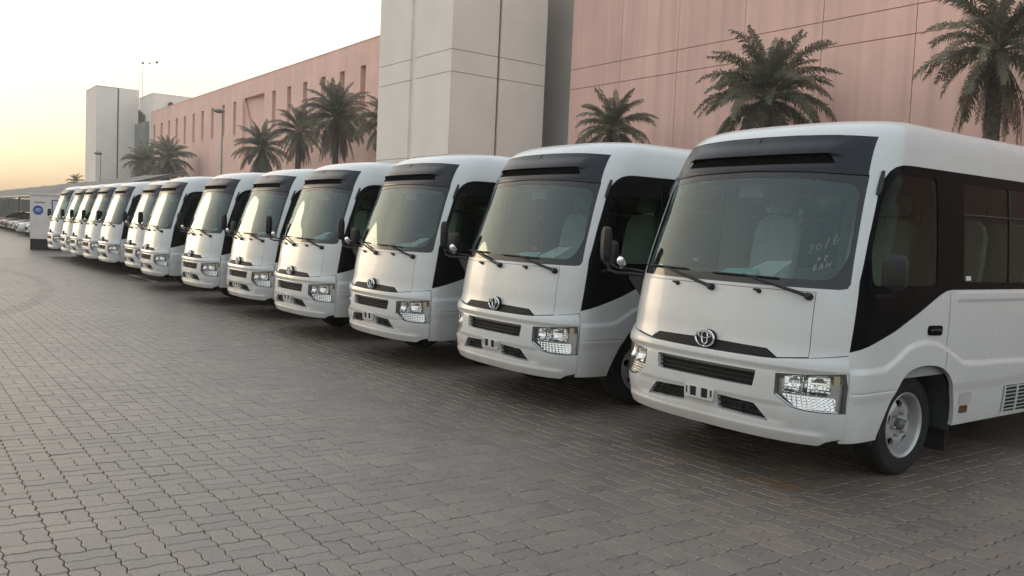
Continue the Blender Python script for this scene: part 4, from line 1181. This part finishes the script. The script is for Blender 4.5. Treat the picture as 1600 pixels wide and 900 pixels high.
def frond_mesh(name, e0, e1, L, ll, mat, seed, npair=42, twist=0.0, dead=False):
    npair = int(npair*1.6); ll *= 1.2; rd = random.Random(seed); mb = MB(); n = 22; p = Vector((0,0,0)); pts = []; tang = []
    side = rd.uniform(-.25, .25)
    for i in range(n+1):
        t = i/n; a = R(e0+(e1-e0)*t**1.15); y = side*t
        d = Vector((math.cos(a)*math.cos(y), math.cos(a)*math.sin(y), math.sin(a))); pts.append(p.copy()); tang.append(d); p = p+d*(L/n)
    mb.tube(pts, [.030*(1-.85*i/n) for i in range(n+1)], 5)
    V, F = [], []
    for k in range(npair):
        t = .14+.86*k/(npair-1); i = min(n-1, int(t*n)); f_ = t*n-i
        P = pts[i].lerp(pts[i+1], f_); T = tang[i]
        H = T.cross(Vector((0,0,1))); H = H.normalized() if H.length > .05 else Vector((0,1,0)); U = H.cross(T).normalized()
        prof = (.35+.65*math.sin(math.pi*min(1, (t-.05)/.9))**.6)*ll*(1-.35*t)
        for s in (-1, 1):
            fwd = R(38+20*t+rd.uniform(-9, 9)); up = R((18 if not dead else -10)+rd.uniform(-32, 32))
            D = (T*math.cos(fwd)+(H*s*math.cos(up)+U*math.sin(up))*math.sin(fwd)).normalized()
            l = prof*rd.uniform(.8, 1.1); w = T*(.025 if not dead else .022)
            mid = P+D*l*.55; tip = P+D*l+Vector((0,0,-l*(.25+.35*rd.random()+(.25 if dead else 0))))
            o = len(V); V += [P-w*.5, P+w*.5, mid+w*1.0, tip, mid-w*1.0]; F += [(o,o+1,o+2,o+4),(o+4,o+2,o+3)]
    mb.add(V, F); 
    me = bpy.data.meshes.new(name); me.from_pydata(mb.v, [], mb.f); me.update(); me.materials.append(mat); return me
FT = {}
for nm, e0, e1, L_, ll in (('up',82,48,2.6,.44),('high',66,2,2.9,.50),('mid',42,-34,3.0,.52),('low',14,-62,2.9,.52),('droop',-18,-80,2.6,.48)):
    FT[nm] = [frond_mesh('frond', e0, e1, L_, ll, M['frond'], hash(nm) % 97*0+len(nm)*7+k*13+int(e0), 44) for k in range(3)]
FT['dead'] = [frond_mesh('frond', -58, -89, 2.7, .30, M['deadfrond'], 5+k, 34, dead=True) for k in range(3)]
def trunk_mesh(h, r0, r1, rd):
    mb = MB(); pts, rr = [], []; n = max(12, int(h/.22)); lean = (rd.uniform(-.25,.25), rd.uniform(-.25,.25))
    for i in range(n+1):
        t = i/n; pts.append((lean[0]*(1-t)**2, lean[1]*(1-t)**2, h*t)); rr.append((r0+(r1-r0)*t)*(1+.07*(i % 2))+.10*max(0, t-.88)/.12)
    mb.tube(pts, rr, 14)
    # stubs of cut leaf bases in spirals
    V, F = [], []
    for k in range(int(h*26)):
        t = (k+.5)/(h*26); a = k*2.39996; r_ = (r0+(r1-r0)*t); z = h*t
        c = Vector((lean[0]*(1-t)**2+math.cos(a)*r_, lean[1]*(1-t)**2+math.sin(a)*r_, z)); d = Vector((math.cos(a), math.sin(a), 0)); s_ = Vector((-math.sin(a), math.cos(a), 0))
        o = len(V); V += [c-s_*.07-d*.02, c+s_*.07-d*.02, c+s_*.045+d*.055+Vector((0,0,.11)), c-s_*.045+d*.055+Vector((0,0,.11)), c+Vector((0,0,.15))-d*.03]
        F += [(o,o+1,o+2,o+3),(o+3,o+2,o+4)]
    mb.add(V, F); return mb
def date_palm(x, y, h, rad, lb, dead=0, n=44, seed=1, heart=0):
    rd = random.Random(seed); r_ = empty('date_palm', (x, y, 0)); tag(r_, lb, 'palm tree', 'date palms along the building')
    trunk_mesh(h, .30, .23, rd).build('trunk', M['trunk'], r_)
    kinds = []; n = int(n*1.55); dead = int(dead*1.2)
    for i in range(n):
        t = i/(n-1); kinds.append('up' if t < .10 else 'high' if t < .28 else 'mid' if t < .55 else 'low' if t < .80 else 'droop')
    kinds += ['dead']*dead
    for i, kd in enumerate(kinds):
        me = rd.choice(FT[kd]); o = bpy.data.objects.new('frond', me)
        az = i*2.39996+rd.uniform(-.3, .3); t = i/len(kinds); rr = .05+.18*t
        o.location = (math.cos(az)*rr, math.sin(az)*rr, h+.25-.5*t-(.2 if kd == 'dead' else 0)); sc = rad/2.55*rd.uniform(.8, 1.12)
        o.rotation_euler = (rd.uniform(-.2,.2), rd.uniform(-.12,.12), az); o.scale = (sc, sc, sc); link(o, r_)
    return r_
date_palm(32, 25.2, 8.05, 2.85, 'big date palm with wide crown behind the roof of the nearest minibus', 14, 54, 3)
date_palm(32, 35.3, 7.30, 2.05, 'small date palm right of the beige tower, above the second minibus', 8, 42, 4)
date_palm(32, 15.4, 8.75, 2.55, 'date palm at the top right with long dry fronds hanging', 13, 36, 9)
date_palm(32, 88.6, 8.9, 2.75, 'date palm with full skirt right of the tall street lamp', 22, 46, 11)
date_palm(32, 79.0, 10.0, 2.5, 'slim date palm second from the tall street lamp', 20, 36, 12)
date_palm(32, 70.6, 10.7, 3.1, 'tallest date palm of the group left of the beige tower', 24, 50, 13)
date_palm(33, 62.8, 9.6, 2.6, 'date palm half hidden against the left edge of the beige tower', 14, 40, 14)
date_palm(32, 125.0, 9.2, 3.3, 'right one of the two dark date palms before the far tower', 16, 48, 15)
date_palm(32, 137.5, 9.2, 3.0, 'left one of the two dark date palms before the far tower', 12, 46, 16)
date_palm(24, 145.5, 6.1, 1.15, 'tiny far palm left of the far pale tower', 0, 34, 17)

# ---------------------------------------------------------------- car park shades
M['shade'] = pmat('shade_fabric', (.20, .175, .155), .85, var=.1, vscale=.6)
def shade(y0, y1, lb):
    r_ = empty('car_park_shade', (10, (y0+y1)/2, 0)); tag(r_, lb, 'shade canopy', 'car park shades')
    V, F = [], []; nx, ny = 10, 8; yl = (y1-y0)
    for k, dz in ((0,0),(1,-.03)):
        for i in range(nx+1):
            for j in range(ny+1):
                s = i/nx; t = j/ny; x = 8+4.2*s; z = 2.58+1.32*s**.85-.14*math.sin(math.pi*t)*(1-.5*s)
                V.append((x-10, -yl/2+yl*t, z+dz))
    m = (nx+1)*(ny+1)
    for k in range(2):
        for i in range(nx):
            for j in range(ny):
                q = (k*m+i*(ny+1)+j, k*m+(i+1)*(ny+1)+j, k*m+(i+1)*(ny+1)+j+1, k*m+i*(ny+1)+j+1); F.append(q if k == 0 else tuple(reversed(q)))
    me_o = mesh_obj('canopy', V, F, M['shade'], r_, True)
    for y in (-yl/2+.1, yl/2-.1):
        MB().tube([(2.3,y,0),(2.3,y,3.3),(2.1,y,3.75),(1.0,y,3.5),(-1.9,y,2.54)], [.10,.09,.08,.07,.05], 8).build('post', M['pole'], r_)
    MB().tube([(-2,-yl/2,2.57),(-2,yl/2,2.57)], .05, 8).build('front_beam', M['pole'], r_)
nb = ['nearest car park shade canopy behind the far minibuses','second car park shade canopy from the near end','third car park shade canopy from the near end','fourth car park shade canopy above the parked cars','fifth car park shade canopy above the parked cars','sixth car park shade canopy beyond the cabin','seventh car park shade canopy towards the left edge','farthest car park shade canopy at the left edge']
nb += ['ninth car park shade canopy, beyond the left edge']
for k in range(9): shade(43.6+9.2*k, 43.6+9.2*k+9.0, nb[k])

# ---------------------------------------------------------------- cabin with round blue sign
cb = empty('site_cabin', (5.1, 41.3, 0), R(-7.6)); tag(cb, 'pale site cabin on dark base with round blue sign at the end of the row', 'cabin')
M['cabin'] = pmat('cabin_cladding', (.72, .66, .63), .6, var=.06, vscale=1.5)
M['blue'] = pmat('blue_sign_paint', (.025, .085, .33), .4, var=.1)
M['signwhite'] = pmat('white_sign_print', (.75, .76, .78), .5, var=.05)
def cbx(nm, lo, hi, mat, par=None):
    return MB().box(lo, hi).build(nm, mat, par or cb)
cbx('base', (.02,.02,0), (2.9,5.4,.46), M['plastic'])
cbx('wall', (0,0,.462), (2.94,5.44,2.30), M['cabin'])
cbx('roof', (-.05,-.05,2.302), (2.99,5.49,2.38), M['cabin'])
cbx('name_strip', (.16,-.012,1.97), (.56,-.002,2.02), M['greywall'])
sg = MB().lathe([(.001,.02),(.19,.02),(.19,0)], (.30,-.002,1.67), (0,-1,0), 28).build('sign', M['blue'], cb)
q = MB()
for z, w in ((1.72,.10),(1.67,.14),(1.62,.09)): q.box((.30-w,-.026,z-.012), (.30+w,-.0235,z+.012))
q.v = [tuple(v) for v in q.v]
for z, w in ((1.725,.09),(1.675,.13),(1.62,.08)):
    n_ = int(w/.02)
    for k in range(n_):
        x = .30-w+2*w*(k+.5)/n_
        MB().box((x-w/n_*.62,-.026,z-.016+.006*(k % 2)), (x+w/n_*.62,-.0225,z+.016)).build('sign_letter', M['signwhite'], sg)
fr = MB(); fr.box((.80,-.02,1.35), (.84,-.002,2.12)); fr.box((.842,-.02,2.08), (1.5,-.002,2.12)); fr.box((.842,-.02,1.35), (1.5,-.002,1.39)); fr.box((1.502,-.02,1.35), (1.54,-.002,2.12))
fr.build('window_frame', M['blue'], cb)
cbx('window_pane', (.843,-.010,1.391), (1.499,-.003,2.079), M['sticker'])

# ---------------------------------------------------------------- parked cars far off
def make_car(paint):
    r_ = empty('parked_car'); L_, W_ = 4.6, 1.8
    prof = [(0,.32,.62,.74),(.08,.24,.74,.82),(.35,.20,.84,.86),(1.15,.20,.98,.88),(1.35,.20,1.00,.89),(3.7,.20,1.03,.89),(4.35,.22,.98,.86),(4.55,.30,.80,.80),(4.6,.36,.62,.74)]
    V, F = [], []; nn = 12
    for x, zb, zt, hw in prof:
        for k in range(nn):
            t = 2*math.pi*k/nn+math.pi/nn; c, s = math.cos(t), math.sin(t)
            V.append((x, math.copysign(abs(c)**.4, c)*hw, (zb+zt)/2+math.copysign(abs(s)**.4, s)*(zt-zb)/2))
    for i in range(len(prof)-1):
        for k in range(nn): F.append((i*nn+k, i*nn+(k+1) % nn, (i+1)*nn+(k+1) % nn, (i+1)*nn+k))
    F += [tuple(range(nn)), tuple(reversed(range((len(prof)-1)*nn, len(prof)*nn)))]
    mesh_obj('body', V, F, paint, r_, True)
    g = [(1.05,.97,.80),(1.9,1.42,.62),(3.1,1.45,.62),(4.1,1.0,.78)]
    V = []; 
    for x, z, hw in g: V += [(x,-hw,z),(x,hw,z)]
    base_ = [(1.05,-.80,.9),(1.05,.80,.9),(4.1,.78,.9),(4.1,-.78,.9)]
    mesh_obj('windscreen', [V[0],V[1],V[3],V[2]], [(0,1,2,3)], M['carglass'], r_)
    mesh_obj('roof', [V[2],V[3],V[5],V[4]]+[(p[0],p[1]*.97,p[2]+.05) for p in (V[2],V[3],V[5],V[4])], [(4,5,6,7),(0,1,5,4),(1,2,6,5),(2,3,7,6),(3,0,4,7)], paint, r_)
    mesh_obj('rear_window', [V[4],V[5],V[7],V[6]], [(0,1,2,3)], M['carglass'], r_)
    for s in (0, 1): mesh_obj('side_window', [V[0+s],V[2+s],V[4+s],V[6+s],(4.1,V[6+s][1],.92),(1.05,V[s][1],.92)], [(0,1,2,3,4,5)], M['carglass'], r_)
    for x in (.85, 3.6):
        for s in (-1, 1): 
            wv = MB(); wv.lathe([(.001,.1),(.19,.1),(.22,.11),(.30,.10),(.325,.06),(.325,-.08),(.001,-.08)], (x, s*.80, .325), (0, s, 0), 18); wv.build('wheel', M['rubber'], r_)
    for s in (-1, 1): MB().box((-.005,s*.58-.17,.62), (.10,s*.58+.17,.74)).build('headlight', M['chrome'], r_)
    MB().box((-.012,-.45,.40), (.04,.45,.60)).build('grille', M['deep'], r_)
    return r_
M['carglass'] = pmat('car_window_glass', (.02, .025, .022), .05, var=.2)
PAINT = [pmat('white_car_paint', (.7,.7,.69), .3, coat=.5, var=.03), pmat('red_car_paint', (.30,.025,.02), .3, coat=.5, var=.05), pmat('silver_car_paint', (.40,.40,.40), .3, metal=.4, coat=.5, var=.05), pmat('dark_red_car_paint', (.10,.012,.012), .3, coat=.5, var=.05), pmat('black_car_paint', (.02,.02,.022), .3, coat=.5, var=.05)]
protos = {}
cars = [(0,'white car nearest the cabin in the far car park'),(0,'second white car from the cabin in the far car park'),(3,'dark red car third from the cabin in the far car park'),(4,'black car fourth from the cabin under the shades'),(0,'white car fifth from the cabin under the shades'),(2,'silver car sixth from the cabin under the shades'),(4,'black car seventh from the cabin under the shades'),(1,'red car eighth from the cabin near the left edge'),(0,'white car ninth from the cabin near the left edge'),(1,'red car tenth from the cabin at the left edge'),(0,'white car eleventh from the cabin, farthest at the left edge')]
rc = random.Random(2)
for k, (c, lb) in enumerate(cars):
    if c not in protos: o = protos[c] = make_car(PAINT[c])
    else: o = copy_tree(protos[c])
    o.location = (7.15+.05*k+rc.uniform(-.15,.15)+(.25 if k > 1 else 0), 60.6+2.65*k, 0); o.rotation_euler = (0, 0, rc.uniform(-.02,.02)); tag(o, lb, 'car', 'cars in the far car park')

# ---------------------------------------------------------------- evening haze
hz = bpy.data.materials.new('evening_haze'); hz.use_nodes = True
hn = hz.node_tree; hn.nodes.clear()
ho = hn.nodes.new('ShaderNodeOutputMaterial'); hv_ = hn.nodes.new('ShaderNodeVolumePrincipled')
hv_.inputs['Color'].default_value = (.92, .90, .88, 1); hv_.inputs['Density'].default_value = 0.0011; hv_.inputs['Anisotropy'].default_value = 0.3
hn.links.new(hv_.outputs[0], ho.inputs['Volume'])
hazebox = MB().box((-60,-60,-1.2), (75,200,31)).build('haze', hz)
tag(hazebox, kind='stuff')

# ---------------------------------------------------------------- added walls that darken the view under the car park shades
bwl = empty('added_back_wall', (17.6, 90, 0)); tag(bwl, 'added dark wall filling the background behind the far parked cars', 'wall')  # added as a dark mass behind the cars
M['wallgrey'] = pmat('added_wall_grey', (.16, .155, .14), .9, var=.15, vscale=.8)
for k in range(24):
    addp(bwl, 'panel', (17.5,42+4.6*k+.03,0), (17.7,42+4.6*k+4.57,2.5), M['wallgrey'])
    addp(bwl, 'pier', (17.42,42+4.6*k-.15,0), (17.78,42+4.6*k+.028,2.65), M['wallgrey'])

bw2 = empty('end_wall', (11, 131, 0)); tag(bw2, 'added low dark wall hiding the bright horizon under the shades at the left edge', 'wall')  # added to block the bright horizon seen below the canopies
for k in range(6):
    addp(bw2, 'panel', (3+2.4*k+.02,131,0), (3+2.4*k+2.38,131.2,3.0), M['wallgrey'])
